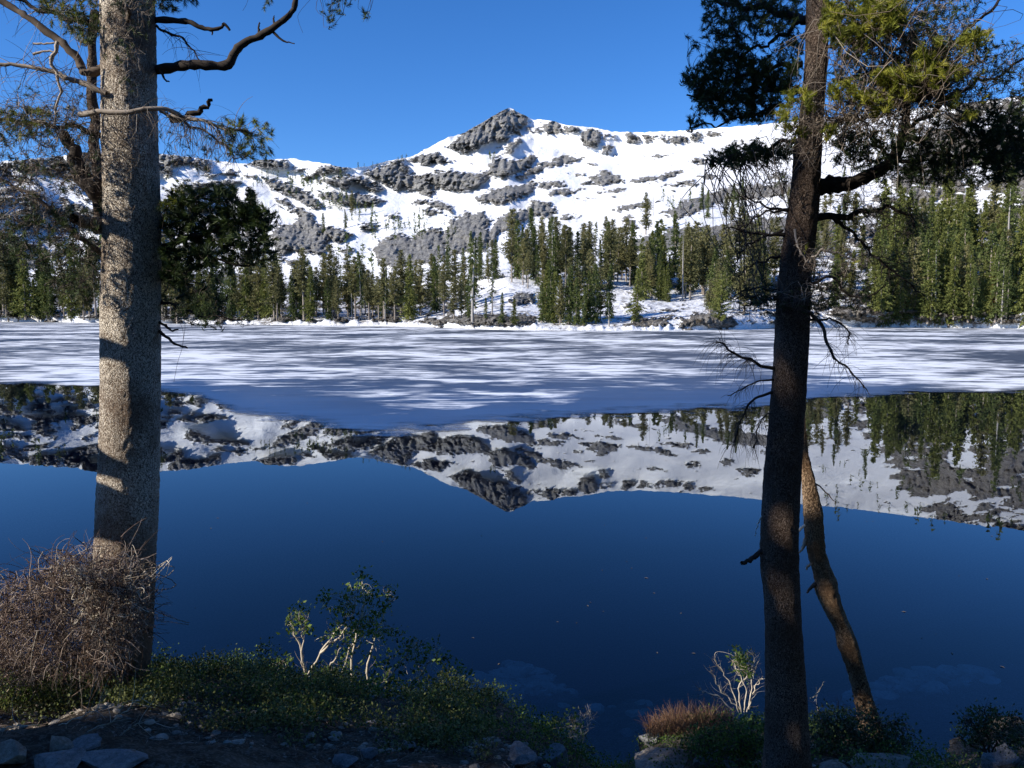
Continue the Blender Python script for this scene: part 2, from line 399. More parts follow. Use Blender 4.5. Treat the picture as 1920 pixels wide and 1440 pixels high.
terr = mesh_np("mountain_terrain", V.reshape(-1, 3), grid_faces(NR+5, NC), M_TERR, smooth=True,
        attrs={"sd": pad2(SD), "warm": pad2(warm), "litter": pad2(litter)})
tag(terr, kind="structure", label="snow covered granite mountain and wooded far shore")

def terrain_point(px, py):
    j = int(np.clip(round((px-X0)/(X1-X0)*(NC-1)), 0, NC-1))
    col = PY[:, j]; i = int(np.clip(np.interp(-py, -col, np.arange(NR)), 0, NR-1))
    return P3[i, j]

# ------------------------------------------------------------ the lake: bed, water, ice
def shore_Y(x):                      # near waterline
    x = np.asarray(x, float)
    return 6.25 + .35*noise(x/1.3, x*0+3.1, 201) + .15*noise(x/.35, x*0, 205) - .75*np.exp(-((x-.75)/.38)**2) - .75*np.exp(-((x-3.0)/.42)**2) + .004*x*x*(np.abs(x) > 4)
def ground_z(x, y):
    x = np.asarray(x, float); y = np.asarray(y, float)
    ys = shore_Y(x); d = ys-y
    crest = .62+.16*np.tanh(-x/1.2)-.22*np.exp(-((x-.75)/.5)**2)-.25*np.exp(-((x-3.)/.5)**2)
    z = np.where(d > 0, crest*sstep(0, 1.15, d)+.30*np.clip(d-.6, 0, 2.6)**1.05, 0)
    z = z + np.where(d > 3, .06*(d-3), 0)
    dd = -d
    bed = -(.35*dd+.16*dd**1.6)
    bed += 1.0*np.exp(-((x-.15)/1.0)**2)*sstep(.2, 1.2, dd)*np.exp(-((dd-1.6)/1.3)**2)*.85
    bed += .9*np.exp(-(((y-7.4)-(x-3.2)*.45)/.5)**2)*sstep(1.6, 2.4, x)*sstep(.1, .8, dd)*.6
    bed = np.minimum(bed, -.12*np.clip(dd*4, 0, 1)-.22*sstep(.4, 1.2, dd))
    bed = np.maximum(bed, -11.)
    z = np.where(d > 0, z, bed)
    return z + .05*fbm(x/.5, y/.5, 211, 3)*np.clip(np.abs(d)*3, .2, 1) + .015*fbm(x/.09, y/.09, 215, 3)
def ground_mat():
    m, n, l, b, out = mat("lakeside soil")
    v = coords(n, l)
    c = ramp(n, l, tex(n, l, v, 9, 8, .7), [(.3, (.018, .013, .009)), (.5, (.06, .045, .03)), (.72, (.15, .12, .09))])
    gr = ramp(n, l, tex(n, l, v, 60, 3, .6), [(.5, 0.), (.62, 1.)])
    c = mixc(n, l, mth(n, l, 'MULTIPLY', gr, .5), c, (.20, .18, .155))
    l.new(c, b.inputs["Base Color"]); b.inputs["Roughness"].default_value = .95
    b.inputs["Specular IOR Level"].default_value = .1
    l.new(bump(n, l, tex(n, l, v, 45, 6, .7), .8, .02), b.inputs["Normal"])
    return m
M_SOIL = ground_mat()
gx = np.concatenate([[-460, -250, -120, -60, -30, -16, -10], np.linspace(-7, 8, 260), [10, 16, 30, 60, 120, 250, 460]])
gy = np.concatenate([[-400, -150, -50, -18, -6, -1, 1], np.linspace(2.2, 11, 170), np.linspace(11.5, 30, 26), [60, 120, 240, 420]])
GX, GY = np.meshgrid(gx, gy); GZ = ground_z(GX, GY)
GZ = np.where(GY < 2, np.minimum(GZ, 3.2+.02*np.abs(GY)), GZ)
grd = mesh_np("bank_ground", np.stack([GX, GY, GZ], -1).reshape(-1, 3), grid_faces(len(gy), len(gx)), M_SOIL)
tag(grd, kind="structure", label="dark soil bank sloping under the clear water")

def water_mat():
    m, n, l, b, out = mat("lake water")
    n.remove(b)
    v = coords(n, l)
    gl = n.new("ShaderNodeBsdfGlossy"); gl.inputs["Roughness"].default_value = .0; gl.inputs["Color"].default_value = (.90, .95, 1, 1)
    tr = n.new("ShaderNodeBsdfTransparent"); tr.inputs["Color"].default_value = (.96, .98, 1, 1)
    df = n.new("ShaderNodeBsdfDiffuse"); df.inputs["Color"].default_value = (.003, .008, .05, 1)
    body = n.new("ShaderNodeMixShader"); body.inputs[0].default_value = .10
    l.new(tr.outputs[0], body.inputs[1]); l.new(df.outputs[0], body.inputs[2])
    fr = n.new("ShaderNodeFresnel"); fr.inputs["IOR"].default_value = 1.33
    bn = bump(n, l, tex(n, l, coords(n, l, (1, .5, 1)), .8, 3, .5), .012, .1)
    l.new(bn, gl.inputs["Normal"]); l.new(bn, fr.inputs["Normal"])
    mx = n.new("ShaderNodeMixShader"); l.new(fr.outputs[0], mx.inputs[0])
    l.new(body.outputs[0], mx.inputs[1]); l.new(gl.outputs[0], mx.inputs[2])
    l.new(mx.outputs[0], out.inputs["Surface"])
    va = n.new("ShaderNodeVolumeAbsorption"); va.inputs["Density"].default_value = .8
    va.inputs["Color"].default_value = (.10, .38, .66, 1)
    l.new(va.outputs[0], out.inputs["Volume"])
    return m
M_WATER = water_mat()
wv = [(x, y, z) for z in (-13, 0) for (x, y) in ((-450, 4.2), (450, 4.2), (450, 400), (-450, 400))]
wq = [(0, 3, 2, 1), (4, 5, 6, 7), (0, 1, 5, 4), (1, 2, 6, 5), (2, 3, 7, 6), (3, 0, 4, 7)]
wat = mesh_np("lake_water", np.array(wv, float), np.array(wq), M_WATER, smooth=False)
tag(wat, kind="structure", label="still dark blue lake water mirroring the mountain")

EDGE = [(-900,726),(-300,724),(0,722),(95,726),(190,729),(250,733),(330,742),(375,750),(405,765),(440,782),(500,793),(560,801),(620,815),(680,824),(720,825),(780,822),(840,815),(890,803),(960,800),(1010,794),(1080,791),(1130,787),(1200,783),(1290,777),(1330,772),(1400,770),(1460,768),(1520,757),(1560,749),(1640,748),(1700,742),(1790,741),(1860,741),(1925,738),(2200,726),(2600,716)]
ex = np.linspace(-600, 2500, 900); ey = ip(ex, EDGE)
ey = ey + 2.6*fbm(ex/28, ex*0, 301, 4)+.8*noise(ex/5, ex*0, 305)
ice_hole = [(1860,722),(1900,700),(2100,690),(2100,738),(1930,736),(1880,730)]
NI = 220
tt = np.linspace(0, 1, NI)[:, None]
e_pt = on_z(ex, ey, 0.02); er = np.hypot(e_pt[:, 0], e_pt[:, 1])
sr = shore_r(ex)*1.012
u = er[None]*(1-tt) ** 1.0+sr[None]*tt
u = 1/((1-tt)/er[None]+tt/sr[None])*.85+u*.15
dxe, dye, _ = ray(ex, 600+0*ex)
IX, IY = dxe[None]*u, dye[None]*u
thick = .022+.012*fbm(IX/3, IY/3, 311, 3)*sstep(0, 2, u-er[None])
top = np.stack([IX, IY, thick], -1)
low = top[:1].copy(); low[..., 2] = -.01; top[:3, :, 2] *= np.array([.25, .5, .8])[:, None]
iV = np.concatenate([low, top]); eu = np.concatenate([(u-er[None])[:1], u-er[None]])
ipx = np.broadcast_to(ex[None], (NI+1, len(ex)))
def ice_mat():
    m, n, l, b, out = mat("lake ice")
    v = coords(n, l); thin = attr(n, "thin"); bl = attr(n, "blue")
    w = tex(n, l, coords(n, l, (.36, .50, 1)), .95, 8, .62, .5)
    w2 = tex(n, l, v, .06, 4, .6)
    w3 = tex(n, l, coords(n, l, (.22, .95, 1)), 1.5, 5, .6, .3)
    w = mth(n, l, 'ADD', mth(n, l, 'MULTIPLY', w, .5), mth(n, l, 'MULTIPLY', w3, .5))
    f = mth(n, l, 'ADD', w, mth(n, l, 'MULTIPLY', mth(n, l, 'SUBTRACT', w2, .5), .8))
    f = mth(n, l, 'SUBTRACT', f, mth(n, l, 'MULTIPLY', thin, .44))
    s = ramp(n, l, f, [(.45, 0.), (.50, .33), (.57, 1.)])
    g = ramp(n, l, tex(n, l, v, 1.1, 5, .65), [(.3, (.03, .038, .055)), (.7, (.10, .118, .15))])
    g = mixc(n, l, bl, g, mixc(n, l, tex(n, l, coords(n, l, (.3, .8, 1)), .5, 5, .6), (.012, .04, .12), (.05, .13, .30)))  # blue sky reflection near the edge put into the base colour
    c = mixc(n, l, s, g, mixc(n, l, bl, (.83, .85, .87), (.76, .81, .88)))
    l.new(c, b.inputs["Base Color"])
    l.new(ramp(n, l, s, [(0., .42), (.8, .7)]), b.inputs["Roughness"])
    b.inputs["IOR"].default_value = 1.31; b.inputs["Specular IOR Level"].default_value = .08
    l.new(bump(n, l, mth(n, l, 'ADD', s, mth(n, l, 'MULTIPLY', tex(n, l, v, 4, 4), .3)), .35, .03), b.inputs["Normal"])
    tr = n.new("ShaderNodeBsdfTransparent"); mx = n.new("ShaderNodeMixShader")
    ed = attr(n, "edge"); a_ = mth(n, l, 'ADD', ed, mth(n, l, 'MULTIPLY', mth(n, l, 'SUBTRACT', tex(n, l, coords(n, l, (.5, .9, 1)), 1.1, 6, .65), .5), 1.7))
    l.new(ramp(n, l, a_, [(.30, 0.), (.42, .55), (.75, 1.)]), mx.inputs[0]); l.new(tr.outputs[0], mx.inputs[1]); l.new(b.outputs[0], mx.inputs[2])
    l.new(mx.outputs[0], out.inputs["Surface"])
    return m
M_ICE = ice_mat()
IXX = np.concatenate([IX[:1], IX]); IYY = np.concatenate([IY[:1], IY])
thin = np.exp(-eu/4.5)*.9*sstep(200, 420, ipx)*sstep(1900, 1500, ipx) + .25*np.exp(-eu/2.)
blue = np.clip(np.exp(-eu/16)*1.3, 0, 1)*sstep(-100, 300, ipx)*sstep(1900, 1500, ipx)
hole = sdf_poly(ipx, 720-0*ipx+0, [(0, 0), (1, 0), (1, 1)])*0
ice = mesh_np("lake_ice", iV.reshape(-1, 3), grid_faces(NI+1, len(ex)), M_ICE, attrs={"thin": thin, "blue": blue, "edge": np.clip(eu/5., 0, 2)+.14})
tag(ice, kind="structure", label="melting sheet of white and grey lake ice")
# ------------------------------------------------------------ the far forest
def conifer_mat(name, dark, lit, brown=0.):
    m, n, l, b, out = mat(name)
    oi = n.new("ShaderNodeObjectInfo"); tn = attr(n, "tone")
    f = mth(n, l, 'ADD', mth(n, l, 'MULTIPLY', tn, .75), mth(n, l, 'MULTIPLY', oi.outputs["Random"], .35), True)
    c = ramp(n, l, f, [(.1, dark), (.85, lit)])
    l.new(c, b.inputs["Base Color"]); b.inputs["Roughness"].default_value = .7; b.inputs["Specular IOR Level"].default_value = .2
    ts = n.new("ShaderNodeBsdfTranslucent"); l.new(c, ts.inputs[0])
    mx = n.new("ShaderNodeMixShader"); mx.inputs[0].default_value = .22
    l.new(b.outputs[0], mx.inputs[1]); l.new(ts.outputs[0], mx.inputs[2]); l.new(mx.outputs[0], out.inputs[0])
    return m
def bark_simple(name, a, b_, sc=6):
    m, n, l, b, out = mat(name)
    c = ramp(n, l, tex(n, l, coords(n, l, (1, 1, .3)), sc, 5, .6), [(.3, a), (.7, b_)])
    l.new(c, b.inputs["Base Color"]); b.inputs["Roughness"].default_value = .9
    return m
M_FIR = conifer_mat("far fir needles", (.022, .040, .014), (.15, .18, .055))
M_FIRY = conifer_mat("far bright needles", (.032, .05, .013), (.21, .225, .06))
M_PINE = conifer_mat("far olive needles", (.030, .040, .016), (.23, .215, .09))
M_RED = conifer_mat("far dying needles", (.08, .03, .018), (.24, .09, .05))
M_FBARK = bark_simple("far bark", (.14, .11, .09), (.46, .40, .33), 2)
M_SNAG = bark_simple("bleached dead wood", (.22, .20, .18), (.50, .47, .43), 3)

def conifer_meshes(seed, width, bare, droop, kind='fir', gaps=.0, nb=130, mats=None):
    """one tree, 1 m tall, as (crown mesh, trunk mesh)"""
    g = np.random.default_rng(seed)
    bag = Bag(); tb = Bag()
    lean = g.normal(0, .008, 2)
    zc = np.linspace(0, 1, 9); cx = lean[0]*zc*zc+g.normal(0, .002, 9)*zc; cy = lean[1]*zc*zc+g.normal(0, .002, 9)*zc
    tb.tubes(np.stack([cx, cy, zc-.03*(zc == 0)], -1), .0135*(1-zc)**.8+.0015, 6)
    V = []; T = []
    for i in range(nb):
        s = g.random()**.85
        if kind == 'snag': break
        z = bare+(1-bare)*s
        if g.random() < gaps*(1-s): continue
        prof = (1-s)**.75*(1+.35*math.sin(s*9+seed))+.10 if kind == 'fir' else (1-s)**.45*(.7+.5*math.sin(s*6+seed*1.7)**2)*math.sqrt(min(1, s*5+.25))+.06
        L = width*prof*g.uniform(.55, 1.12)*(.75 if s < .15 else 1)
        a = g.uniform(0, TAU); ca, sa = math.cos(a), math.sin(a)
        bx, by = np.interp(z, zc, cx), np.interp(z, zc, cy)
        up = (.25*s if kind == 'fir' else .35)-droop*(1-s)
        ns = max(3, int(L/.021))
        tone = np.clip(.5+g.normal(0, .22)+.15*s, 0, 1)
        for k in range(ns):
            q = (k+.6)/ns
            p = np.array([bx+ca*L*q, by+sa*L*q, z+L*(up*q-.30*droop*q*q)])+g.normal(0, .004, 3)
            sz = .021*(1.15-.4*q)*(1+.3*g.random())*(.7+.6*(1-s)) + .003
            for r in range(3):
                d = np.array([ca, sa, -.35])*.7+g.normal(0, .75, 3); d /= np.linalg.norm(d)
                e = np.cross(d, g.normal(0, 1, 3)); e /= np.linalg.norm(e)+1e-6
                V += [p-e*sz*.33, p+e*sz*.33, p+d*sz*1.25]; T += [tone]*3
    for i in range(26 if kind == 'snag' else int(26*bare/.3)+5):
        z = g.uniform(.22, .97) if kind == 'snag' else g.uniform(.1*bare, bare+.35)
        a = g.uniform(0, TAU); L = (.028+.05*g.random())*(1.1-z*.6)
        P = np.array([[0, 0, z], [.5*L*math.cos(a), .5*L*math.sin(a), z+g.uniform(-.02, .015)], [L*math.cos(a), L*math.sin(a), z+g.uniform(-.04, .01)]])
        tb.tubes(P, [.0022, .0016, .0006], 3)
    if V: bag.add(np.array(V), np.arange(len(V)).reshape(-1, 3), np.array(T))
    mc, mt = mats
    trunk = tb.build("trunk", mt); tm = trunk.data; bpy.data.objects.remove(trunk)
    cm = None
    if V:
        crown = bag.build("crown", mc, smooth=False); cm = crown.data; bpy.data.objects.remove(crown)
    return cm, tm
FB = M_FBARK
PROTO = {
 'spire':  [conifer_meshes(s, .142, .05, .45, 'fir', .04, 250, (M_FIR, FB)) for s in (1, 2, 3)],
 'bright': [conifer_meshes(s, .152, .03, .40, 'fir', .03, 260, (M_FIRY, FB)) for s in (4, 5, 6)],
 'full':   [conifer_meshes(s, .18, .14, .25, 'pine', .08, 240, (M_PINE, FB)) for s in (7, 8, 9)],
 'tall':   [conifer_meshes(s, .155, .34, .3, 'pine', .10, 190, (M_PINE, FB)) for s in (10, 11, 12)],
 'thin':   [conifer_meshes(s, .095, .22, .5, 'fir', .35, 80, (M_FIR, M_SNAG)) for s in (13, 14)],
 'bush':   [conifer_meshes(s, .34, .04, .1, 'pine', .0, 170, (M_FIRY, FB)) for s in (15, 16)],
 'snag':   [conifer_meshes(s, .05, .3, .3, 'snag', 0, 1, (M_FIR, M_SNAG)) for s in (17, 18)],
 'red':    [conifer_meshes(s, .12, .12, .5, 'fir', .1, 130, (M_RED, M_SNAG)) for s in (19,)],
}
LOOK = {'spire': 'narrow dark fir', 'bright': 'bright green fir', 'full': 'ragged olive pine',
        'tall': 'bare trunked pine', 'thin': 'sparse conifer', 'bush': 'bushy pine', 'snag': 'dead snag', 'red': 'red fir'}
ORD = ["outermost", "second", "third", "fourth", "fifth", "sixth", "seventh", "eighth", "ninth", "tenth", "eleventh", "twelfth", "thirteenth", "fourteenth", "fifteenth", "sixteenth", "seventeenth", "eighteenth", "nineteenth", "twentieth"]+["far placed"]*40
NAME = {'spire': 'fir_tree', 'bright': 'fir_tree', 'full': 'pine_tree', 'tall': 'pine_tree', 'thin': 'conifer_tree', 'bush': 'pine_tree', 'snag': 'dead_tree', 'red': 'fir_tree'}
n_far = 0
def plant(kind, px, py, hpx, label, group=None, wide=1.0):
    global n_far
    p = terrain_point(px, py)
    dist = math.hypot(p[0], p[1]); h = hpx/F*dist*1.03
    root = empty(NAME[kind], (float(p[0]), float(p[1]), float(p[2])-.01*h))
    root.scale = (h*wide*random.uniform(.88, 1.15), h*wide*random.uniform(.88, 1.15), h)
    root.rotation_euler = (random.gauss(0, .02), random.gauss(0, .02), random.uniform(0, TAU))
    tag(root, label, "tree", group)
    cm, tm = random.choice(PROTO[kind])
    for nm, me in (("crown", cm), ("trunk", tm)):
        if me is None: continue
        o = bpy.data.objects.new(nm, me); SC.collection.objects.link(o); o.parent = root
    n_far += 1
    return root
def stand(n, xr, yr, hr, kinds, where, seed, mind=5, hy=0.):
    """scatter n trees with bases in a photo rectangle; hy: extra height towards the front"""
    g = random.Random(seed); pts = []; tries = 0
    while len(pts) < n and tries < n*60:
        tries += 1
        x = g.uniform(*xr); y = g.uniform(*yr)
        y = min(y, float(np.interp(x, _px, shore_y))-2.5)
        if all(abs(x-a)+2.0*abs(y-b) > mind for a, b in pts): pts.append((x, y))
    ks = [k for k, w in kinds for _ in range(w)]
    made = {}
    for x, y in sorted(pts):
        k = g.choice(ks); h = g.uniform(*hr)*g.choice([.62, .8, .95, 1., 1.04, 1.1])+hy*(y-yr[0])/max(1, yr[1]-yr[0])
        h *= {'thin': 1.05, 'snag': .9, 'bush': .45, 'tall': 1.05}.get(k, 1)
        made.setdefault(k, []).append(plant(k, x, y, h, None, "trees "+where))
    for k, rs in made.items():
        for i, r in enumerate(rs):
            j = len(rs)-1-i
            r["label"] = (LOOK[k]+" "+where if len(rs) == 1 else
                          ORD[i]+" "+LOOK[k]+" from left "+where if i <= j else ORD[j]+" "+LOOK[k]+" from right "+where).strip()

MIX = [('spire', 4), ('full', 4), ('tall', 4), ('thin', 2), ('bright', 1)]
# individuals one can single out
plant('snag', 652, 572, 112, "bleached dead snag standing taller than the firs at the left of the far shore", wide=1.3)
plant('tall', 740, 608, 100, "pine with a straight bare lit trunk at the edge of the stand beside the boulders")
plant('thin', 886, 606, 155, "tall thin pine with bare pale trunk on the rocky shore point", wide=1.2)
plant('spire', 912, 613, 52, "small dark fir at the waterline left of the snow mound")
plant('thin', 922, 590, 100, "gaunt grey conifer behind the two small shore firs")
plant('spire', 942, 605, 55, "small fir on the snow between the thin pine and the shore group")
plant('bright', 965, 610, 45, "short rounded fir at the waterline in front of the snowy knoll", wide=1.5)
plant('bright', 1193, 603, 92, "lone bright green pine on the snowy shore slope right of centre", wide=1.25)
plant('snag', 1281, 562, 112, "white dead trunk rising behind the snow slope right of centre", wide=.9)
plant('red', 1864, 604, 78, "rust red dying fir among green firs at the right shore", wide=1.2)
plant('thin', 1142, 613, 62, "short half dead grey conifer at the right end of the shore group", wide=1.6)
plant('spire', 1315, 393, 46, "dark fir standing alone on the edge of the upper rocky slope")
plant('full', 1210, 440, 74, "ragged pine with a broken top above the knoll stand")
plant('snag', 1218, 402, 52, "grey snag poking up behind the ragged pine on the slope", wide=.7)
plant('snag', 1224, 404, 54, "second grey snag behind the ragged pine on the slope", wide=.6)
plant('bush', 1352, 607, 92, "wide yellow green pine leaning over the boulders at the shore", wide=.8)
plant('spire', 607, 437, 36, "small fir on top of the dark crag in the snow", wide=1.1)
plant('full', 660, 405, 44, "pine in the snowy gully left of the cliffs")
plant('spire', 649, 428, 34, "narrow fir below the pine in the snowy gully")
plant('bright', 765, 600, 118, "bright full fir with pale foot at the shore left of the boulders")
# the stands
stand(30, (-12, 192), (584, 602), (85, 118), [('full', 4), ('spire', 3), ('bright', 2), ('tall', 3)], "in the far left stand", 1, 7)
stand(84, (296, 740), (588, 603), (72, 114), MIX, "in the left shore stand", 2, 6.5)
stand(10, (330, 700), (555, 574), (45, 75), [('spire', 3), ('thin', 2), ('full', 1)], "behind the left shore stand", 3, 12)
stand(24, (745, 890), (575, 602), (70, 110), MIX, "on the shore left of the knoll", 4, 9)
stand(12, (840, 935), (512, 530), (50, 82), [('spire', 2), ('full', 2), ('thin', 1)], "on the slope behind the knoll", 5, 8)
stand(52, (960, 1185), (508, 540), (80, 112), [('spire', 3), ('full', 4), ('tall', 4), ('thin', 1)], "on top of the knoll", 6, 5.5)
stand(24, (1008, 1145), (596, 612), (82, 118), [('spire', 3), ('thin', 2), ('full', 2), ('bright', 1)], "at the waterline below the knoll", 7, 6)
stand(44, (1185, 1450), (520, 566), (72, 120), [('spire', 4), ('full', 3), ('bright', 1), ('tall', 1)], "on the bench right of the knoll", 8, 7)
stand(8, (1330, 1450), (570, 598), (70, 110), [('full', 3), ('bush', 1), ('spire', 1)], "by the shore boulders", 9, 9)
stand(14, (1230, 1480), (385, 470), (30, 58), [('spire', 3), ('full', 2), ('thin', 1)], "on the upper rocky slope", 10, 14)
stand(22, (1500, 1650), (440, 600), (60, 120), [('bright', 2), ('full', 2), ('spire', 3)], "behind the right trunk", 11, 12)
stand(38, (1640, 1932), (592, 612), (95, 140), [('bright', 5), ('spire', 3), ('full', 1), ('thin', 1)], "along the right shore", 12, 8)
stand(72, (1650, 1932), (450, 585), (95, 135), [('bright', 5), ('spire', 4), ('full', 2), ('thin', 1)], "on the wooded right slope", 13, 9)
stand(10, (1540, 1700), (330, 420), (30, 60), [('spire', 3), ('full', 2)], "high above the right forest", 14, 12)
# tiny trees high on the mountain: one mass
def tiny(spots):
    V = []
    for px, py, h in spots:
        p = terrain_point(px, py); dist = math.hypot(p[0], p[1]); hh = h/F*dist
        for k in range(26):
            s = random.random(); a = random.uniform(0, TAU); w = hh*.17*(1-s)*random.uniform(.5, 1)+hh*.01
            c = p+np.array([w*math.cos(a), w*math.sin(a), hh*(.08+.9*s)])
            d = np.random.default_rng(int(abs(px)*31+k)).normal(0, 1, (2, 3))*hh*.085
            V += [c-d[0]*.5, c+d[0]*.5, c+d[1]+np.array([0, 0, -.04*hh])]
        for a in (0, 2.1, 4.2):
            e = np.array([math.cos(a), math.sin(a), 0])*hh*.02
            V += [p-e, p+e, p+np.array([0, 0, hh])]
    V = np.array(V)
    b = Bag(); b.add(V, np.arange(len(V)).reshape(-1, 3), np.random.default_rng(3).random(len(V)))
    o = b.build("distant_conifers", M_FIR, smooth=False); tag(o, "tiny dark conifers dotted over the upper snow slopes", "trees", kind="stuff")
g = random.Random(77); spots = []
def sc(n, xr, yr, hr): 
    for _ in range(n): spots.append((g.uniform(*xr), g.uniform(*yr), g.uniform(*hr)))
sc(26, (470, 640), (335, 352), (9, 20)); sc(14, (540, 600), (342, 370), (14, 24)); sc(16, (596, 650), (365, 395), (12, 26))
sc(9, (745, 765), (299, 303), (6, 12)); sc(10, (660, 720), (310, 316), (5, 10)); sc(6, (915, 935), (293, 300), (8, 16))
sc(34, (695, 800), (410, 452), (12, 28)); sc(14, (636, 700), (388, 420), (12, 26)); sc(10, (800, 870), (385, 440), (8, 14))
sc(40, (-60, 300), (330, 540), (20, 45)); sc(12, (600, 700), (470, 545), (18, 38)); sc(10, (440, 520), (318, 345), (8, 14))
sc(20, (1180, 1420), (430, 480), (14, 30)); sc(26, (1560, 1760), (208, 330), (10, 26)); sc(30, (1700, 1960), (200, 420), (14, 40))
sc(12, (1240, 1330), (370, 395), (12, 24)); sc(60, (300, 760), (560, 590), (25, 50)); sc(30, (1180, 1440), (500, 560), (25, 50)); sc(60, (1640, 2000), (470, 600), (30, 60))
tiny(spots)
print("far trees", n_far)
# ------------------------------------------------------------ near trees
def bark_mat(name, lo, mid, hi, scale=1., warm=(.22, .13, .08), foot=False):
    m, n, l, b, out = mat(name)
    v = coords(n, l, (1, 1, .55))
    vo = n.new("ShaderNodeTexVoronoi"); vo.feature = 'DISTANCE_TO_EDGE'; vo.inputs["Scale"].default_value = 95*scale
    ds = n.new("ShaderNodeVectorMath"); ds.operation = 'ADD'
    nz = n.new("ShaderNodeTexNoise"); nz.inputs["Scale"].default_value = 40*scale; nz.inputs["Detail"].default_value = 3
    l.new(v, nz.inputs["Vector"]); sc_ = n.new("ShaderNodeVectorMath"); sc_.operation = 'SCALE'; sc_.inputs[3].default_value = .05/scale
    l.new(nz.outputs["Color"], sc_.inputs[0]); l.new(v, ds.inputs[0]); l.new(sc_.outputs[0], ds.inputs[1])
    l.new(ds.outputs[0], vo.inputs["Vector"])
    cr = ramp(n, l, vo.outputs["Distance"], [(.02, 0.), (.16, 1.)])
    f = tex(n, l, v, 110*scale, 5, .7)
    h = mth(n, l, 'MULTIPLY', cr, f)
    c = ramp(n, l, h, [(.05, lo), (.20, mid), (.42, hi)])
    big = ramp(n, l, tex(n, l, coords(n, l), 3.2, 4, .6), [(.40, 0.), (.66, .75)])
    c = mixc(n, l, big, c, mixc(n, l, f, lo, warm))
    if foot:                                  # older, browner bark towards the root flare
        sx = n.new("ShaderNodeSeparateXYZ"); l.new(coords(n, l), sx.inputs[0])
        zf = ramp(n, l, mth(n, l, 'ADD', mth(n, l, 'MULTIPLY', sx.outputs[2], .5), mth(n, l, 'MULTIPLY', tex(n, l, coords(n, l), 5, 4), .3)), [(.45, .9), (.80, 0.)])
        c = mixc(n, l, zf, c, mixc(n, l, f, (.05, .025, .012), (.36, .21, .12)))
    l.new(c, b.inputs["Base Color"]); b.inputs["Roughness"].default_value = .92; b.inputs["Specular IOR Level"].default_value = .12
    l.new(bump(n, l, h, 1., .012), b.inputs["Normal"])
    return m
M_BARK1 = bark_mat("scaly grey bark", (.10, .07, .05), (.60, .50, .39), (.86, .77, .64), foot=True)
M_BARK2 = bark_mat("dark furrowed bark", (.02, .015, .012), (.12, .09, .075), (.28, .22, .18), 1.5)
def twig_mat(name, a, b_, c_):
    m, n, l, b, out = mat(name)
    tn = attr(n, "tone")
    c = ramp(n, l, mth(n, l, 'ADD', tn, mth(n, l, 'MULTIPLY', mth(n, l, 'SUBTRACT', tex(n, l, coords(n, l), 25, 3), .5), .5), True), [(.1, a), (.5, b_), (.95, c_)])
    l.new(c, b.inputs["Base Color"]); b.inputs["Roughness"].default_value = .85; b.inputs["Specular IOR Level"].default_value = .2
    return m
M_TWIG = twig_mat("grey brown twigs", (.06, .045, .035), (.19, .145, .11), (.42, .36, .30))
M_TWIGD = twig_mat("dark branch bark", (.025, .02, .017), (.07, .055, .045), (.16, .13, .11))
M_DEAD = twig_mat("dry reddish brush", (.045, .030, .023), (.16, .105, .08), (.42, .34, .28))
M_STEM = twig_mat("pale shrub stems", (.18, .14, .10), (.42, .35, .26), (.66, .59, .48))
M_STRAW = twig_mat("rust dry heath", (.12, .055, .035), (.28, .15, .085), (.42, .28, .17))
def leaf_mat(name, a, b_, c_, tl=.35):
    m, n, l, b, out = mat(name)
    c = ramp(n, l, attr(n, "tone"), [(.05, a), (.5, b_), (.95, c_)])
    l.new(c, b.inputs["Base Color"]); b.inputs["Roughness"].default_value = .55; b.inputs["Specular IOR Level"].default_value = .3
    ts = n.new("ShaderNodeBsdfTranslucent"); l.new(c, ts.inputs[0])
    mx = n.new("ShaderNodeMixShader"); mx.inputs[0].default_value = tl
    l.new(b.outputs[0], mx.inputs[1]); l.new(ts.outputs[0], mx.inputs[2]); l.new(mx.outputs[0], out.inputs[0])
    return m
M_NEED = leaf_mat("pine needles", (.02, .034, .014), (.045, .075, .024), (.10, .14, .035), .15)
M_NEEDY = leaf_mat("sunlit-toned pine needles", (.09, .11, .02), (.24, .27, .035), (.42, .40, .06), .35)  # sunlit tone of the same needles, put into the colour
M_LEAF = leaf_mat("shrub leaves", (.03, .055, .012), (.09, .15, .025), (.20, .28, .05), .4)
M_COVER = leaf_mat("ground cover leaves", (.03, .04, .012), (.10, .12, .028), (.26, .27, .09), .25)

def W(pts, Y):
    """photo control points (px,py[,dY]) -> world points at depth Y"""
    return np.array([at_y(p[0], p[1], Y+(p[2] if len(p) > 2 else 0)) for p in pts])
def pxr(w, Y): return w*.5/F*Y            # photo width -> radius in metres

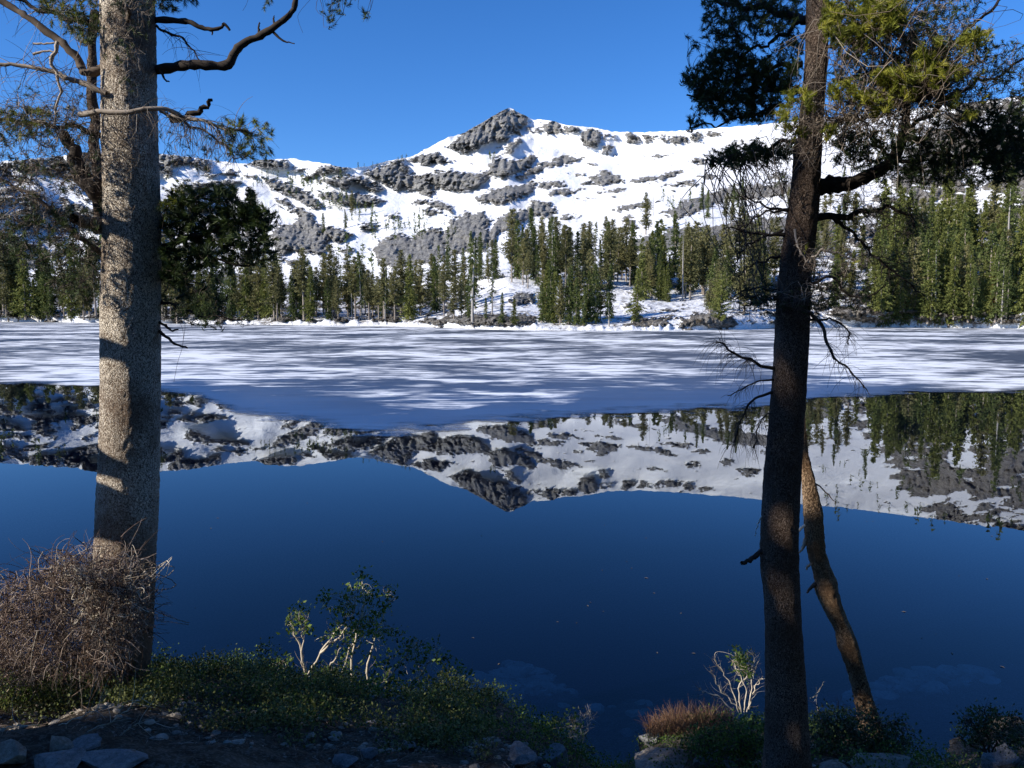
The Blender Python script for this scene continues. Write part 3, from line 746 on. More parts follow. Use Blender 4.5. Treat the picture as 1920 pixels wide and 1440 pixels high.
class Tree:
    def __init__(s, name, base, label, cat="tree", group=None):
        s.root = empty(name, tuple(float(q) for q in base)); tag(s.root, label, cat, group); s.base = np.array(base)
        s.C = []                          # points new twigs may grow from
    def limb(s, pts, Y, w0, w1, m, n=26, sides=8, wob=.01, name="branch", label=None, cand=True, tone=.3):
        P = catmull(W(pts, Y), n); k = np.linspace(0, 1, n)[:, None]
        P = P + rng.normal(0, wob*.35, P.shape)*np.minimum(1, k*8)+wob*np.sin(k*23+rng.uniform(0, 9, 3))*np.minimum(1, k*8)
        r = pxr(w0+(w1-w0)*k[:, 0]**.8, Y)*(1+.10*rng.normal(0, 1, n)); r = np.maximum(r, .0008)
        b = Bag(); b.tubes(P, r, sides, tone); o = b.build(name, m, s.root, loc=s.base)
        if label: o["label"] = label
        if cand: s.C.append(P[2:])
        return P
    def hang(s, P, n, L, droop, bag, r=.0016, curl=.5, spread=1., k=8, frm=.1):
        """n twigs growing off polyline P with length about L (m)"""
        t = rng.uniform(frm, 1, n)*(len(P)-1.01); i = t.astype(int); f = (t-i)[:, None]
        b0 = P[i]*(1-f)+P[i+1]*f; T = P[i+1]-P[i]; T /= np.linalg.norm(T, axis=1, keepdims=True)
        d = T*.5+rng.normal(0, 1, (n, 3))*[1, .7, .8]*spread*.6; d /= np.linalg.norm(d, axis=1, keepdims=True)
        return s.walk(b0, d, L*rng.uniform(.4, 1.3, n), droop, bag, r, curl, k)
    def walk(s, b0, d, Ls, droop, bag, r, curl, k=8):
        n = len(b0); Pt = np.empty((n, k, 3)); Pt[:, 0] = b0; c = rng.normal(0, 1, (n, 3))*curl
        for q in range(1, k):
            c = c*.8+rng.normal(0, 1, (n, 3))*curl*.5
            d = d+c/k*2.2+np.array([0, 0, -droop])/k*2; d /= np.linalg.norm(d, axis=1, keepdims=True)
            Pt[:, q] = Pt[:, q-1]+d*(Ls/(k-1))[:, None]
        bag.tubes(Pt, r*np.linspace(1, .35, k)[None]*rng.uniform(.7, 1.5, (n, 1)), 3, np.repeat(1, n)*rng.random(n))
        return Pt
    def fill(s, poly, n, Y, dY, bag, r=.0016, sag=.12, curl=.12, k=8, batch=40, sidebias=None, maxd=9, cand=None):
        """space filling twigs: n targets inside a photo polygon reached from the nearest existing wood"""
        A = np.array(poly, float); T = []
        while len(T) < n:
            x = rng.uniform(A[:, 0].min(), A[:, 0].max(), n*2); y = rng.uniform(A[:, 1].min(), A[:, 1].max(), n*2)
            ok = sdf_poly(x, y, poly)+rng.normal(0, 8, n*2) > 0
            T += list(zip(x[ok], y[ok]))
        T = np.array(T[:n]); Tw = at_y(T[:, 0], T[:, 1], Y+rng.uniform(-dY, dY, n))
        C = np.concatenate(s.C) if cand is None else cand
        d0 = np.array([np.min(np.sum((C[::3]-t_)**2, 1)) for t_ in Tw]); Tw = Tw[np.argsort(d0)]
        ends = []; dirs = []
        for a in range(0, n, batch):
            t_ = Tw[a:a+batch]; m_ = len(t_)
            D = np.sqrt(((t_[:, None]-C[None])**2).sum(2))*rng.uniform(.8, 1.3, (m_, len(C)))
            j = D.argmin(1); p0 = C[j]; L = np.linalg.norm(t_-p0, axis=1)[:, None, None]
            u = np.linspace(0, 1, k)[None, :, None]
            off = rng.normal(0, 1, (m_, 1, 3))*curl; off2 = rng.normal(0, 1, (m_, 1, 3))*curl*.5
            P = p0[:, None]*(1-u)+t_[:, None]*u+L*(off*np.sin(u*math.pi)+off2*np.sin(u*2*math.pi)+rng.normal(0, .012, (m_, k, 3))*u)
            P[..., 2] += (L*sag*np.sin(u*math.pi))[..., 0]
            rr = r*(1+L[:, :, 0]*2.2)*(1-.6*u[..., 0])
            bag.tubes(P, rr, 3, rng.random(m_))
            C = np.concatenate([C, P[:, 3:].reshape(-1, 3)])
            ends.append(P[:, -1]); e = P[:, -1]-P[:, -2]; dirs.append(e/(np.linalg.norm(e, axis=1, keepdims=True)+1e-9))
        if cand is None: s.C.append(C[-n*(k-3):])
        return np.concatenate(ends), np.concatenate(dirs)
def needles(bag, E, D, L=.034, m=34, w=.0011, back=.045, up=.25):
    w = w*1.35; m = int(m*1.15)
    """bottle brush clumps at ends E, looking along D"""
    n = len(E)
    if n == 0: return
    sc_ = rng.uniform(.75, 1.25, n)[:, None, None]
    D = D+np.array([0, 0, up]); D = D/np.linalg.norm(D, axis=1, keepdims=True)
    u = rng.random((n, m, 1))
    p = E[:, None]-D[:, None]*u*back*sc_
    d = rng.normal(0, 1, (n, m, 3)); d -= (d*D[:, None]).sum(2, keepdims=True)*D[:, None]
    d /= np.linalg.norm(d, axis=2, keepdims=True)+1e-6
    d = d*rng.uniform(.5, 1, (n, m, 1))+D[:, None]*(.55+1.1*(1-u)**2); d /= np.linalg.norm(d, axis=2, keepdims=True)
    e = np.cross(d, rng.normal(0, 1, (n, m, 3))); e /= np.linalg.norm(e, axis=2, keepdims=True)+1e-6
    Ln = L*rng.uniform(.7, 1.1, (n, m, 1))*sc_
    V = np.stack([p-e*w, p+e*w, p+d*Ln], 2).reshape(-1, 3)
    tone = np.repeat(np.clip(rng.normal(.5, .25, (n, 1))+rng.normal(0, .15, (n, m)), 0, 1), 3)
    bag.add(V, np.arange(len(V)).reshape(-1, 3), tone)
def leaves(bag, E, D, size=.016, m=7, spread=.02):
    n = len(E)
    if n == 0: return
    p = E[:, None]+rng.normal(0, spread, (n, m, 3))
    d = D[:, None]*.5+rng.normal(0, .8, (n, m, 3)); d /= np.linalg.norm(d, axis=2, keepdims=True)
    e = np.cross(d, rng.normal(0, .6, (n, m, 3))+[0, 0, 1]); e /= np.linalg.norm(e, axis=2, keepdims=True)+1e-6
    s_ = size*rng.uniform(.6, 1.3, (n, m, 1)); nn = np.cross(d, e)*s_*.12
    V = np.stack([p, p+d*s_*.55+e*s_*.36+nn, p+d*s_*1.15, p+d*s_*.55-e*s_*.36+nn], 2).reshape(-1, 3)
    tone = np.repeat(np.clip(rng.normal(.5, .22, (n, 1))+rng.normal(0, .18, (n, m)), 0, 1), 4)
    bag.add(V, np.arange(len(V)).reshape(-1, 4), tone)
def trunk(tree, rows, Y, m, seed, nseg=300, sides=72, amp=.006, name="trunk"):
    """rows of (py, left px, right px)"""
    rows = np.array(rows, float); py = np.linspace(rows[0, 0], rows[-1, 0], nseg)
    C = catmull(rows, nseg)
    L, Rr, py = C[:, 1], C[:, 2], C[:, 0]
    c = at_y((L+Rr)/2, py, Y); dist = Y
    k = np.sqrt(1+((L+Rr)/2-960)**2/F**2)
    r = (Rr-L)/2/F*Y/k
    an = np.arange(sides)*TAU/sides
    hgt = c[:, 2][:, None]
    n_ = amp*(fbm(an[None]*r.mean()/.02+9, hgt/.05, seed, 4)+.6*noise(np.cos(an)[None]*1.3+hgt*1.1, np.sin(an)[None]*1.3+hgt*.7, seed+9)*2)
    rr = r[:, None]*(1+.02*np.sin(an*2+seed)[None])+n_
    V = np.stack([c[:, 0][:, None]+rr*np.cos(an), c[:, 1][:, None]+rr*np.sin(an), np.broadcast_to(hgt, rr.shape)], -1)
    i = np.arange(nseg-1)[:, None]*sides; j = np.arange(sides)[None]; j2 = (j+1) % sides
    Q = np.stack(np.broadcast_arrays(i+j, i+j2, i+sides+j2, i+sides+j), -1).reshape(-1, 4)[:, ::-1]
    V = V.reshape(-1, 3)-tree.base
    o = mesh_np(name, V, Q, m, tree.root)
    return c, r
STUFF = lambda o, lab=None: tag(o, lab, kind="stuff")

# ---- left pine
YL = 4.7
TL = Tree("pine_tree", at_y(215, 1300, YL), "big pine with a thick sunlit scaly trunk on the left bank")
cL, rL = trunk(TL, [(-420,205,285),(-40,190,290),(60,190,291),(150,190,293),(220,189,295),(400,192,302),(560,189,303),(700,187,304),(850,184,303),(900,181,302),(960,177,300),(1030,172,297),(1110,164,294),(1200,152,290),(1290,135,285),(1340,118,292),(1400,105,300)], YL, M_BARK1, 3, 420, 96, .006)
tw = Bag(); nd = Bag(); ny = Bag(); dt = Bag()
B = TL.limb([(285,132,.05),(340,124),(385,122),(425,120),(440,100),(462,78),(490,64),(515,52),(540,30),(552,8),(556,-30)], YL, 21, 9, M_TWIGD, 40, wob=.004)
for q in ([(486,66),(485,50),(487,42)], [(518,52),(513,38),(514,29)], [(510,58),(530,76),(552,82)], [(525,46),(535,38),(532,30)], [(300,130),(310,150),(318,153)]):
    TL.limb(q, YL, 6, 2, M_TWIGD, 10, 5, .002, "twig", cand=False)
B = TL.limb([(280,38,.05),(330,38),(355,42),(375,50),(398,56),(415,50),(422,46),(430,56)], YL, 14, 4, M_TWIGD, 26, wob=.003)
TL.limb([(398,54),(398,66)], YL, 6, 2, M_TWIGD, 6, 5, .001, "twig", cand=False)
b2 = TL.limb([(292,48),(310,60),(340,70),(360,92),(374,112)], YL, 6, 2, M_TWIGD, 20, 5, .004)
TL.hang(b2, 40, .16, .5, dt, .0013, .5)
# the living bough sweeping right across the trunk
b3 = TL.limb([(150,215,-.25),(185,212,-.28),(240,208,-.30),(300,206,-.25),(345,216,-.2),(380,228,-.2),(410,238,-.2),(440,244,-.2),(470,250,-.15)], YL, 11, 4, M_TWIG, 36, wob=.006, tone=.8)
b3b = TL.limb([(300,208,-.25),(335,224,-.25),(380,246,-.2),(420,270,-.2),(445,300,-.2)], YL, 6, 2, M_TWIG, 24, 5, .008, tone=.7)
TL.limb([(320,226),(350,218),(372,208),(388,198),(396,186)], YL, 14, 6, M_TWIGD, 16, wob=.006)
TL.hang(b3, 170, .20, 1.0, tw, .0016, .55, frm=.25); TL.hang(b3b, 90, .16, .9, tw, .0014, .5)
cA = np.concatenate([b3[20:], b3b[8:]])
E, D = TL.fill([(418,222),(470,215),(500,235),(508,260),(512,296),(480,300),(440,285),(425,255)], 62, YL-.2, .12, tw, .0013, cand=cA); needles(ny, E[::2], D[::2], .036, 40); needles(nd, E[1::2], D[1::2], .036, 40)
E, D = TL.fill([(300,220),(420,235),(440,290),(380,330),(300,300)], 170, YL-.15, .2, tw, .0012, -.3, .25, cand=cA); needles(nd, E[::8], D[::8], .03, 26)
# dark mass right of the trunk
bd1 = TL.limb([(290,470,.1),(340,450,.1),(400,430,.1),(460,415,.1),(500,420,.1)], YL, 18, 4, M_TWIGD, 26)
bd2 = TL.limb([(290,430,.1),(330,395,.2),(370,375,.2),(420,370,.2)], YL, 12, 3, M_TWIGD, 22)
bd3 = TL.limb([(292,520,.1),(340,520,0),(400,490,0),(470,500,0)], YL, 12, 3, M_TWIGD, 22)
bd4 = TL.limb([(292,560,.1),(330,575,0),(380,592,0),(470,600,0)], YL, 7, 2, M_TWIGD, 22)
cM = np.concatenate([bd1, bd2, bd3, bd4])
E, D = TL.fill([(300,395),(320,370),(345,385),(400,360),(425,358),(440,375),(480,365),(500,400),(512,440),(480,450),(440,480),(400,470),(370,500),(300,520)], 380, YL+.1, .35, dt, .0014, .1, cand=cM); needles(nd, E, D, .046, 60, .0018)
for pl, nn in (([(340,400),(352,352),(366,400)], 16), ([(395,380),(405,340),(418,380)], 14), ([(425,385),(440,345),(452,390)], 18), ([(455,400),(478,352),(492,405)], 22), ([(470,420),(512,385),(518,430)], 22), ([(470,440),(522,450),(500,490)], 26), ([(380,480),(440,470),(430,520)], 30), ([(300,500),(360,500),(340,560)], 40)):
    E, D = TL.fill(pl, nn, YL+.1, .3, dt, .0014, .1, cand=cM); needles(nd, E, D, .042, 46, .0015)
E, D = TL.fill([(300,380),(350,345),(420,350),(300,430)], 60, YL, .3, dt, .0013, cand=cM); needles(nd, E[10:], D[10:], .036, 40); needles(ny, E[:10], D[:10], .034, 34)
E, D = TL.fill([(300,500),(380,505),(420,540),(440,600),(480,598),(480,610),(420,612),(300,590)], 230, YL+.05, .3, dt, .0013, -.1, .2, cand=cM); needles(nd, E[::2], D[::2], .034, 34)
E, D = TL.fill([(300,330),(352,340),(340,395),(300,400)], 22, YL-.1, .15, dt, .0012, cand=cM); needles(ny, E, D, .032, 36)
E, D = TL.fill([(430,475),(500,440),(520,470),(485,500)], 60, YL, .2, dt, .0013, cand=cM); needles(nd, E, D, .036, 36)
for q in ([(298,604),(312,612),(322,620),(334,617)], [(298,620),(315,634),(330,646),(345,650),(352,652)]):
    TL.limb(q, YL, 7, 3, M_TWIGD, 12, 6, .002, "branch", cand=False)
dt.tubes(catmull(W([(330,590),(343,620),(342,650),(333,680),(326,716)], YL), 14), .0011, 3, .3)
dt.tubes(catmull(W([(308,560),(345,600),(342,650)], YL), 10), .0013, 3, .3)
# limbs on the left
TL.limb([(205,120,.0),(165,140),(140,105),(110,75),(60,38),(20,12),(-40,-20)], YL, 17, 10, M_TWIG, 30, wob=.008)
g1 = TL.limb([(200,175),(160,158),(130,148),(100,136),(62,126),(20,122),(-30,116)], YL-.15, 11, 6, M_TWIG, 30, wob=.006, tone=.7)
g2 = TL.limb([(108,78,-.2),(104,95,-.2),(97,118,-.2),(108,145,-.2),(114,170,-.2),(108,195,-.2),(100,238,-.2)], YL, 8, 3, M_TWIG, 26, 6, .004, tone=1.)
TL.limb([(62,82,-.1),(85,82,-.1),(108,80,-.1)], YL, 4, 3, M_TWIG, 10, 5, .002, tone=.9); TL.limb([(62,102,-.1),(85,96,-.1),(110,98,-.1)], YL, 5, 3, M_TWIG, 10, 5, .002, tone=.9)
g3 = TL.limb([(200,370,.05),(168,345),(148,315),(140,285),(120,250)], YL, 46, 16, M_TWIGD, 20, 10, .006)
TL.limb([(200,425,0),(170,418,-.1),(138,410,-.2)], YL, 34, 20, M_BARK1, 12, 12, .004, label="thick broken limb stub catching the sun")
g4 = TL.limb([(195,480,.1),(150,445),(110,410),(80,380),(30,350),(-20,330)], YL, 12, 4, M_TWIG, 26, wob=.01)
g5 = TL.limb([(200,260,.1),(150,240),(90,235),(40,228),(-40,230)], YL, 11, 5, M_TWIGD, 26, wob=.01)
g6 = TL.limb([(215,60,.1),(150,40),(80,20),(10,-10)], YL+.3, 14, 6, M_TWIGD, 24, wob=.01)
g7 = TL.limb([(178,20,.3),(172,120,.3),(176,220,.3),(180,300,.3),(190,420,.25)], YL, 15, 22, M_BARK2, 30, 12, .006, "side_stem", label="second slimmer stem behind the left trunk")
g8 = TL.limb([(240,40,-.25),(235,10,-.3),(150,-20,-.3)], YL, 8, 4, M_TWIG, 14, wob=.01)
for gP, nn, LL, dr in ((g1, 90, .22, .5), (g2, 14, .16, .6), (g4, 130, .28, .6), (g5, 120, .3, .9), (g6, 70, .25, .5)):
    TL.hang(gP, nn, LL, dr, tw, .0015, .8)
cG = np.concatenate([g1, g4, g5, g6, g3])
E, D = TL.fill([(-30,200),(60,200),(150,190),(190,215),(188,330),(150,370),(60,400),(-30,420)], 1250, YL-.05, .45, tw, .0017, -.1, .38, cand=cG); needles(nd, E[::9], D[::9], .032, 26)
E, D = TL.fill([(60,400),(188,380),(190,560),(120,560),(60,500),(-30,470),(-30,410)], 720, YL, .4, dt, .0018, -.2, .25, cand=cG); needles(nd, E[::3], D[::3], .036, 34)
E, D = TL.fill([(-30,200),(90,205),(110,245),(40,262),(-30,250)], 70, YL-.1, .3, tw, .0013, cand=cG); needles(ny, E[::2], D[::2], .036, 38); needles(nd, E[1::2], D[1::2], .036, 38)
E, D = TL.fill([(80,-20),(180,-20),(190,60),(150,90),(120,50),(60,10)], 260, YL, .3, tw, .0013, cand=cG); needles(ny, E[::5], D[::5], .032, 32); needles(nd, E[1::2], D[1::2], .032, 32)
E, D = TL.fill([(180,-20),(300,-20),(290,30),(260,90),(245,180),(225,150),(190,60)], 210, YL-.32, .12, tw, .0013, -.2, .35, cand=np.concatenate([g8, g6])); needles(nd, E[::6], D[::6], .03, 26)
E, D = TL.fill([(170,205),(250,210),(262,300),(235,330),(190,310)], 190, YL-.33, .1, tw, .0012, -.35, .3, cand=b3[:18])
E, D = TL.fill([(20,160),(140,150),(185,220),(100,230),(10,215)], 130, YL-.1, .3, tw, .0013, -.2, .5, cand=cG); needles(nd, E[::7], D[::7], .03, 30)
E, D = TL.fill([(290,-25),(375,-25),(368,8),(330,22),(296,25)], 60, YL+.1, .2, dt, .0013, cand=W([(285,5),(290,-10),(340,-30)], YL)); needles(nd, E, D, .036, 38)
# a bough of the same tree reaching into the top of the picture
bt = TL.limb([(560,-40,.0),(620,-34,0),(680,-28,0),(720,-20,0)], YL, 5, 2, M_TWIGD, 16, 5, .004)
E, D = TL.fill([(590,-20),(650,-25),(690,20),(685,52),(660,22),(612,45),(598,20)], 36, YL, .1, dt, .0012, -.2, cand=bt); needles(nd, E, D, .030, 34)
E, D = TL.fill([(485,-20),(510,-20),(512,20),(500,24)], 10, YL, .1, dt, .001, cand=W([(500,-30),(505,-25)], YL)); needles(nd, E, D, .026, 28)
dt.tubes(catmull(W([(470,-20),(463,6),(455,20)], YL), 8), .001, 3, .3); dt.tubes(catmull(W([(600,-20),(562,22),(560,40),(568,62)], YL), 12), .001, 3, .3)
STUFF(tw.build("twigs", M_TWIG, TL.root, loc=TL.base)); STUFF(dt.build("twigs", M_TWIGD, TL.root, loc=TL.base))
STUFF(nd.build("needle_foliage", M_NEED, TL.root, False, loc=TL.base)); STUFF(ny.build("needle_foliage", M_NEEDY, TL.root, False, loc=TL.base), "yellow green needle tufts coloured as sunlit")

# ---- right pine
YR = 3.6
TR = Tree("pine_tree", at_y(1478, 1450, YR), "shaded pine with a slender dark trunk and green boughs on the right bank")
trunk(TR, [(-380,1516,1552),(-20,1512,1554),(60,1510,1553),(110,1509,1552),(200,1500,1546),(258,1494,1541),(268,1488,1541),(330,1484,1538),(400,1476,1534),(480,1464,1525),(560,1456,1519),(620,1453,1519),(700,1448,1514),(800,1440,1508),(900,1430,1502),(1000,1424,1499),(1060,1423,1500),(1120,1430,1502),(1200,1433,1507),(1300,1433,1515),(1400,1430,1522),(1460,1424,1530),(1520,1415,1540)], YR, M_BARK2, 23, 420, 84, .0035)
tw = Bag(); nd = Bag(); ny = Bag(); dt = Bag()
r1 = TR.limb([(1512,40,.1),(1470,26,.2),(1420,15,.2),(1370,10,.2),(1330,-5,.2)], YR, 16, 6, M_TWIGD, 26)
r2 = TR.limb([(1515,35,.1),(1480,55,.15),(1450,78,.2),(1420,92,.2),(1370,110,.2),(1330,122,.2)], YR, 10, 3, M_TWIGD, 26)
r3 = TR.limb([(1505,120,.1),(1460,125,.15),(1400,140,.2),(1340,150,.2),(1295,135,.2)], YR, 13, 3, M_TWIGD, 26)
r4 = TR.limb([(1503,170,.1),(1450,170,.15),(1390,183,.15),(1330,186,.15),(1290,178,.15)], YR, 9, 3, M_TWIGD, 26)
r5 = TR.limb([(1498,262,.05),(1450,272,.1),(1400,290,.1),(1360,296,.1),(1320,305,.1)], YR, 9, 2, M_TWIGD, 26)
r6 = TR.limb([(1500,185,.1),(1440,205,.1),(1380,225,.1),(1320,238,.1),(1285,230,.1)], YR, 7, 2, M_TWIGD, 26)
cR = np.concatenate([r1, r2, r3, r4, r5, r6])
def rfill(poly, n, Y, dY, nl, bag=None, every=1, m=36, c=None, sag=.1, curl=.15, r=.0012, tgt=None):
    E, D = TR.fill(poly, n, Y, dY, bag if bag is not None else dt, r, sag, curl, cand=cR if c is None else c)
    needles(tgt if tgt is not None else nd, E[::every], D[::every], nl, m)
rfill([(1320,-25),(1500,-25),(1500,50),(1450,68),(1340,70),(1316,50)], 360, YR+.25, .3, .027)
rfill([(1340,60),(1400,55),(1420,80),(1350,95)], 46, YR+.2, .15, .025)
rfill([(1345,88),(1400,88),(1440,105),(1500,120),(1500,180),(1440,170),(1400,185),(1300,180),(1280,140),(1320,118)], 640, YR+.2, .25, .027)
rfill([(1300,160),(1420,180),(1480,190),(1440,225),(1380,228),(1310,210)], 300, YR+.15, .2, .027)
rfill([(1460,70),(1508,60),(1505,120),(1450,110)], 70, YR+.2, .2, .024, every=2)
rfill([(1295,205),(1315,225),(1330,240),(1290,235),(1275,215)], 14, YR+.1, .1, .024)
rfill([(1330,285),(1400,268),(1490,262),(1480,300),(1420,312),(1330,312)], 260, YR+.1, .2, .024, m=30)
rfill([(1390,310),(1485,300),(1482,390),(1440,350)], 90, YR+.05, .2, .02, every=4, m=20, sag=-.2)
rfill([(1275,60),(1320,60),(1345,110),(1300,115)], 10, YR+.1, .1, .024)
# bare boughs left of the trunk
for q, w in (([(1478,395),(1440,388),(1400,370),(1385,366)], 6), ([(1478,392),(1430,400),(1400,420),(1380,430)], 5), ([(1470,440),(1420,438),(1390,432),(1362,424)], 8), ([(1468,432),(1420,450),(1390,470),(1376,500)], 5),
             ([(1462,480),(1430,490),(1400,500),(1385,520)], 5), ([(1460,545),(1420,540),(1390,548),(1375,560)], 7), ([(1458,560),(1410,570),(1390,580)], 6)):
    b_ = TR.limb([(x, y, -.02*i) for i, (x, y) in enumerate(q)], YR, w, 1.5, M_TWIGD, 18, 5, .005)
    TR.hang(b_, 34, .10, .7, dt, .0011, .5)
rfill([(1385,530),(1450,535),(1455,580),(1400,580)], 110, YR, .2, .018, every=3, m=20)
# big limb to the right
L1 = TR.limb([(1530,352,.05),(1570,345,.05),(1610,338,.05),(1650,318,.1),(1680,290,.1),(1695,250,.15),(1700,200,.2),(1706,120,.2),(1712,60,.2)], YR, 34, 10, M_TWIGD, 40, 12, .005, label="thick black limb curving up to the right")
L2 = TR.limb([(1690,260,.15),(1740,215,.2),(1800,170,.2),(1850,150,.2),(1930,110,.2)], YR, 10, 4, M_TWIGD, 26)
L3 = TR.limb([(1705,180,.2),(1750,120,.2),(1810,60,.2),(1860,15,.2),(1900,-20,.2)], YR, 9, 4, M_TWIG, 26)
L4 = TR.limb([(1545,20,.05),(1590,22,.0),(1640,50,-.1),(1700,70,-.1)], YR, 8, 3, M_TWIGD, 24)
L5 = TR.limb([(1540,30,.05),(1570,45,.05),(1590,80,.1),(1640,90,.1),(1700,85,.1)], YR, 14, 4, M_TWIGD, 24)
L6 = TR.limb([(1535,240,-.1),(1580,225,-.2),(1640,212,-.25),(1700,190,-.3),(1740,170,-.3)], YR, 9, 4, M_TWIG, 28, tone=.9)
L7 = TR.limb([(1640,320,.1),(1700,300,.1),(1780,290,.1),(1860,300,.1),(1930,320,.1)], YR, 10, 3, M_TWIGD, 26)
L8 = TR.limb([(1530,408,.05),(1580,405,.1),(1620,398,.1),(1660,390,.1),(1700,400,.1),(1720,420,.1)], YR, 14, 3, M_TWIGD, 26)
L9 = TR.limb([(1555,402,.05),(1600,440,.1),(1640,480,.1),(1690,520,.1),(1740,560,.1)], YR, 8, 2, M_TWIGD, 26)
L10 = TR.limb([(1540,90,.1),(1600,80,.1),(1680,100,.15),(1760,150,.15)], YR, 7, 3, M_TWIGD, 24)
L11 = TR.limb([(1560,150,.1),(1640,140,.1),(1720,150,.15),(1800,215,.15),(1860,240,.15)], YR, 7, 3, M_TWIGD, 24)
cQ = np.concatenate([L1[10:], L2, L3, L4, L5, L7, L10, L11])
rfill([(1550,-20),(1620,-25),(1720,-25),(1840,-25),(1800,60),(1790,110),(1700,110),(1600,105),(1556,90)], 420, YR, .35, .025, tw, 3, 30, cQ, 0., .3)
rfill([(1560,80),(1780,90),(1840,170),(1830,230),(1700,235),(1560,215)], 520, YR+.1, .35, .024, tw, 3, 28, cQ, -.1, .3)
rfill([(1780,60),(1920,90),(1935,200),(1860,250),(1780,200)], 260, YR+.1, .3, .02, dt, 4, 26, cQ, .0, .25)
rfill([(1570,100),(1680,110),(1690,215),(1570,210)], 150, YR+.35, .1, .025, dt, 1, 34, cQ)
rfill([(1560,245),(1700,235),(1930,190),(1935,330),(1850,345),(1700,330),(1640,300),(1560,300)], 720, YR+.15, .35, .026, dt, 1, 34, np.concatenate([L1, L7, L2, L11]), -.1, .2)
rfill([(1640,300),(1800,320),(1790,350),(1660,345)], 70, YR+.1, .25, .022, dt, 2, 26, np.concatenate([L1, L7]), -.3)
rfill([(1800,250),(1935,230),(1935,310),(1850,310)], 120, YR+.2, .2, .024, dt, 1, 34, np.concatenate([L7]))
rfill([(1740,-20),(1850,-20),(1830,60),(1880,80),(1935,70),(1935,190),(1850,200),(1760,160)], 260, YR, .3, .024, tw, 2, 28, cQ, 0., .25)
rfill([(1570,-20),(1760,-20),(1800,110),(1740,190),(1570,190)], 330, YR+.15, .3, .025, dt, 1, 32, cQ, 0., .25)
rfill([(1560,225),(1750,235),(1935,210),(1935,340),(1820,350),(1660,330),(1570,300)], 420, YR+.1, .3, .024, dt, 1, 32, np.concatenate([L1, L7, L2, L11]), -.05, .2)
rfill([(1700,60),(1860,60),(1880,170),(1760,200)], 90, YR-.25, .1, .025, tw, 2, 36, np.concatenate([L3, L2, L11]), -.05, .25, .0012, ny)
# yellow green tufts, sunlight put into their colour
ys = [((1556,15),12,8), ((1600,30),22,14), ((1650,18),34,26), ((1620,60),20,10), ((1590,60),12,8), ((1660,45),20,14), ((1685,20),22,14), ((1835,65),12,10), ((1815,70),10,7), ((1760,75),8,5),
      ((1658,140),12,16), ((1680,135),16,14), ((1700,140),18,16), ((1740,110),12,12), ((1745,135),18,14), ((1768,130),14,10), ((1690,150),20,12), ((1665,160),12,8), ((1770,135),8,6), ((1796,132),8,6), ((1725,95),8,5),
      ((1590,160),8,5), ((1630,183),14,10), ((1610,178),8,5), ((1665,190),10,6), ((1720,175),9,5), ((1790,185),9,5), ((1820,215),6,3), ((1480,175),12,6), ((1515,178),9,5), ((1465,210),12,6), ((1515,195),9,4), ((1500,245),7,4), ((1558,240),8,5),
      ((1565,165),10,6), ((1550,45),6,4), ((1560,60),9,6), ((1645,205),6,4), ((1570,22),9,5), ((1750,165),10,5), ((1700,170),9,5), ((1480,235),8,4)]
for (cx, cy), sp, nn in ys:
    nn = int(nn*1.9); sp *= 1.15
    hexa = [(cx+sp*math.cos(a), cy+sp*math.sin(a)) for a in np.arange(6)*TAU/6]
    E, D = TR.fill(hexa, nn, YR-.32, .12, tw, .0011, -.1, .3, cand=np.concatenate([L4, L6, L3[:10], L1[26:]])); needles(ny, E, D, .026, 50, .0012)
# lit tangle across the trunk and right of it
TR.hang(L6, 190, .22, .25, tw, .0013, .8)
E, D = TR.fill([(1440,215),(1500,195),(1620,205),(1760,185),(1800,215),(1780,260),(1700,250),(1600,258),(1500,270),(1450,262)], 330, YR-.3, .15, tw, .0012, -.1, .4, cand=L6)
TR.hang(L6, 22, .30, 1.8, tw, .0014, .35)
TR.hang(L8, 90, .2, .6, dt, .0013, .5); TR.hang(L9, 110, .16, .7, dt, .0012, .6)
rfill([(1560,400),(1640,400),(1700,430),(1720,520),(1650,500),(1600,450)], 150, YR+.1, .2, .018, dt, 5, 18, np.concatenate([L8, L9]), -.1, .3)
rfill([(1560,355),(1640,350),(1700,345),(1740,380),(1640,400),(1560,395)], 110, YR+.1, .25, .02, dt, 4, 22, np.concatenate([L1[:14], L8]), -.3, .3)
# tangle low on the trunk
k1 = TR.limb([(1518,492,-.15),(1540,470,-.2),(1580,478,-.2),(1620,500,-.2)], YR, 5, 2, M_TWIG, 18, 5, .006, tone=.9)
k2 = TR.limb([(1490,430,-.12),(1494,455,-.14),(1500,470,-.16),(1512,490,-.16)], YR, 5, 3, M_TWIG, 14, 5, .002, tone=1.)
k3 = TR.limb([(1515,535,-.1),(1560,520,-.1),(1600,560,-.1),(1650,545,-.1),(1665,520,-.1)], YR, 6, 2, M_TWIGD, 22, 5, .006)
k4 = TR.limb([(1460,560,-.1),(1440,556,-.12),(1400,556,-.12),(1370,560,-.1)], YR, 5, 2, M_TWIGD, 18, 5, .006)
E, D = TR.fill([(1490,455),(1560,445),(1640,480),(1600,530),(1500,510)], 160, YR-.2, .12, tw, .0012, -.05, .4, cand=np.concatenate([k1, k2])); needles(ny, E[::24], D[::24], .02, 26)
rfill([(1500,490),(1600,500),(1650,540),(1620,590),(1500,590)], 260, YR+.05, .25, .02, dt, 2, 26, np.concatenate([k3, k1]), -.1, .25)
rfill([(1380,545),(1460,540),(1530,560),(1520,590),(1400,585)], 160, YR-.1, .15, .018, dt, 3, 22, np.concatenate([k3, k4]), 0., .3)
E, D = TR.fill([(1470,550),(1540,555),(1530,580),(1480,580)], 30, YR-.25, .05, tw, .0012, .0, .4, cand=np.concatenate([k4, k3]))
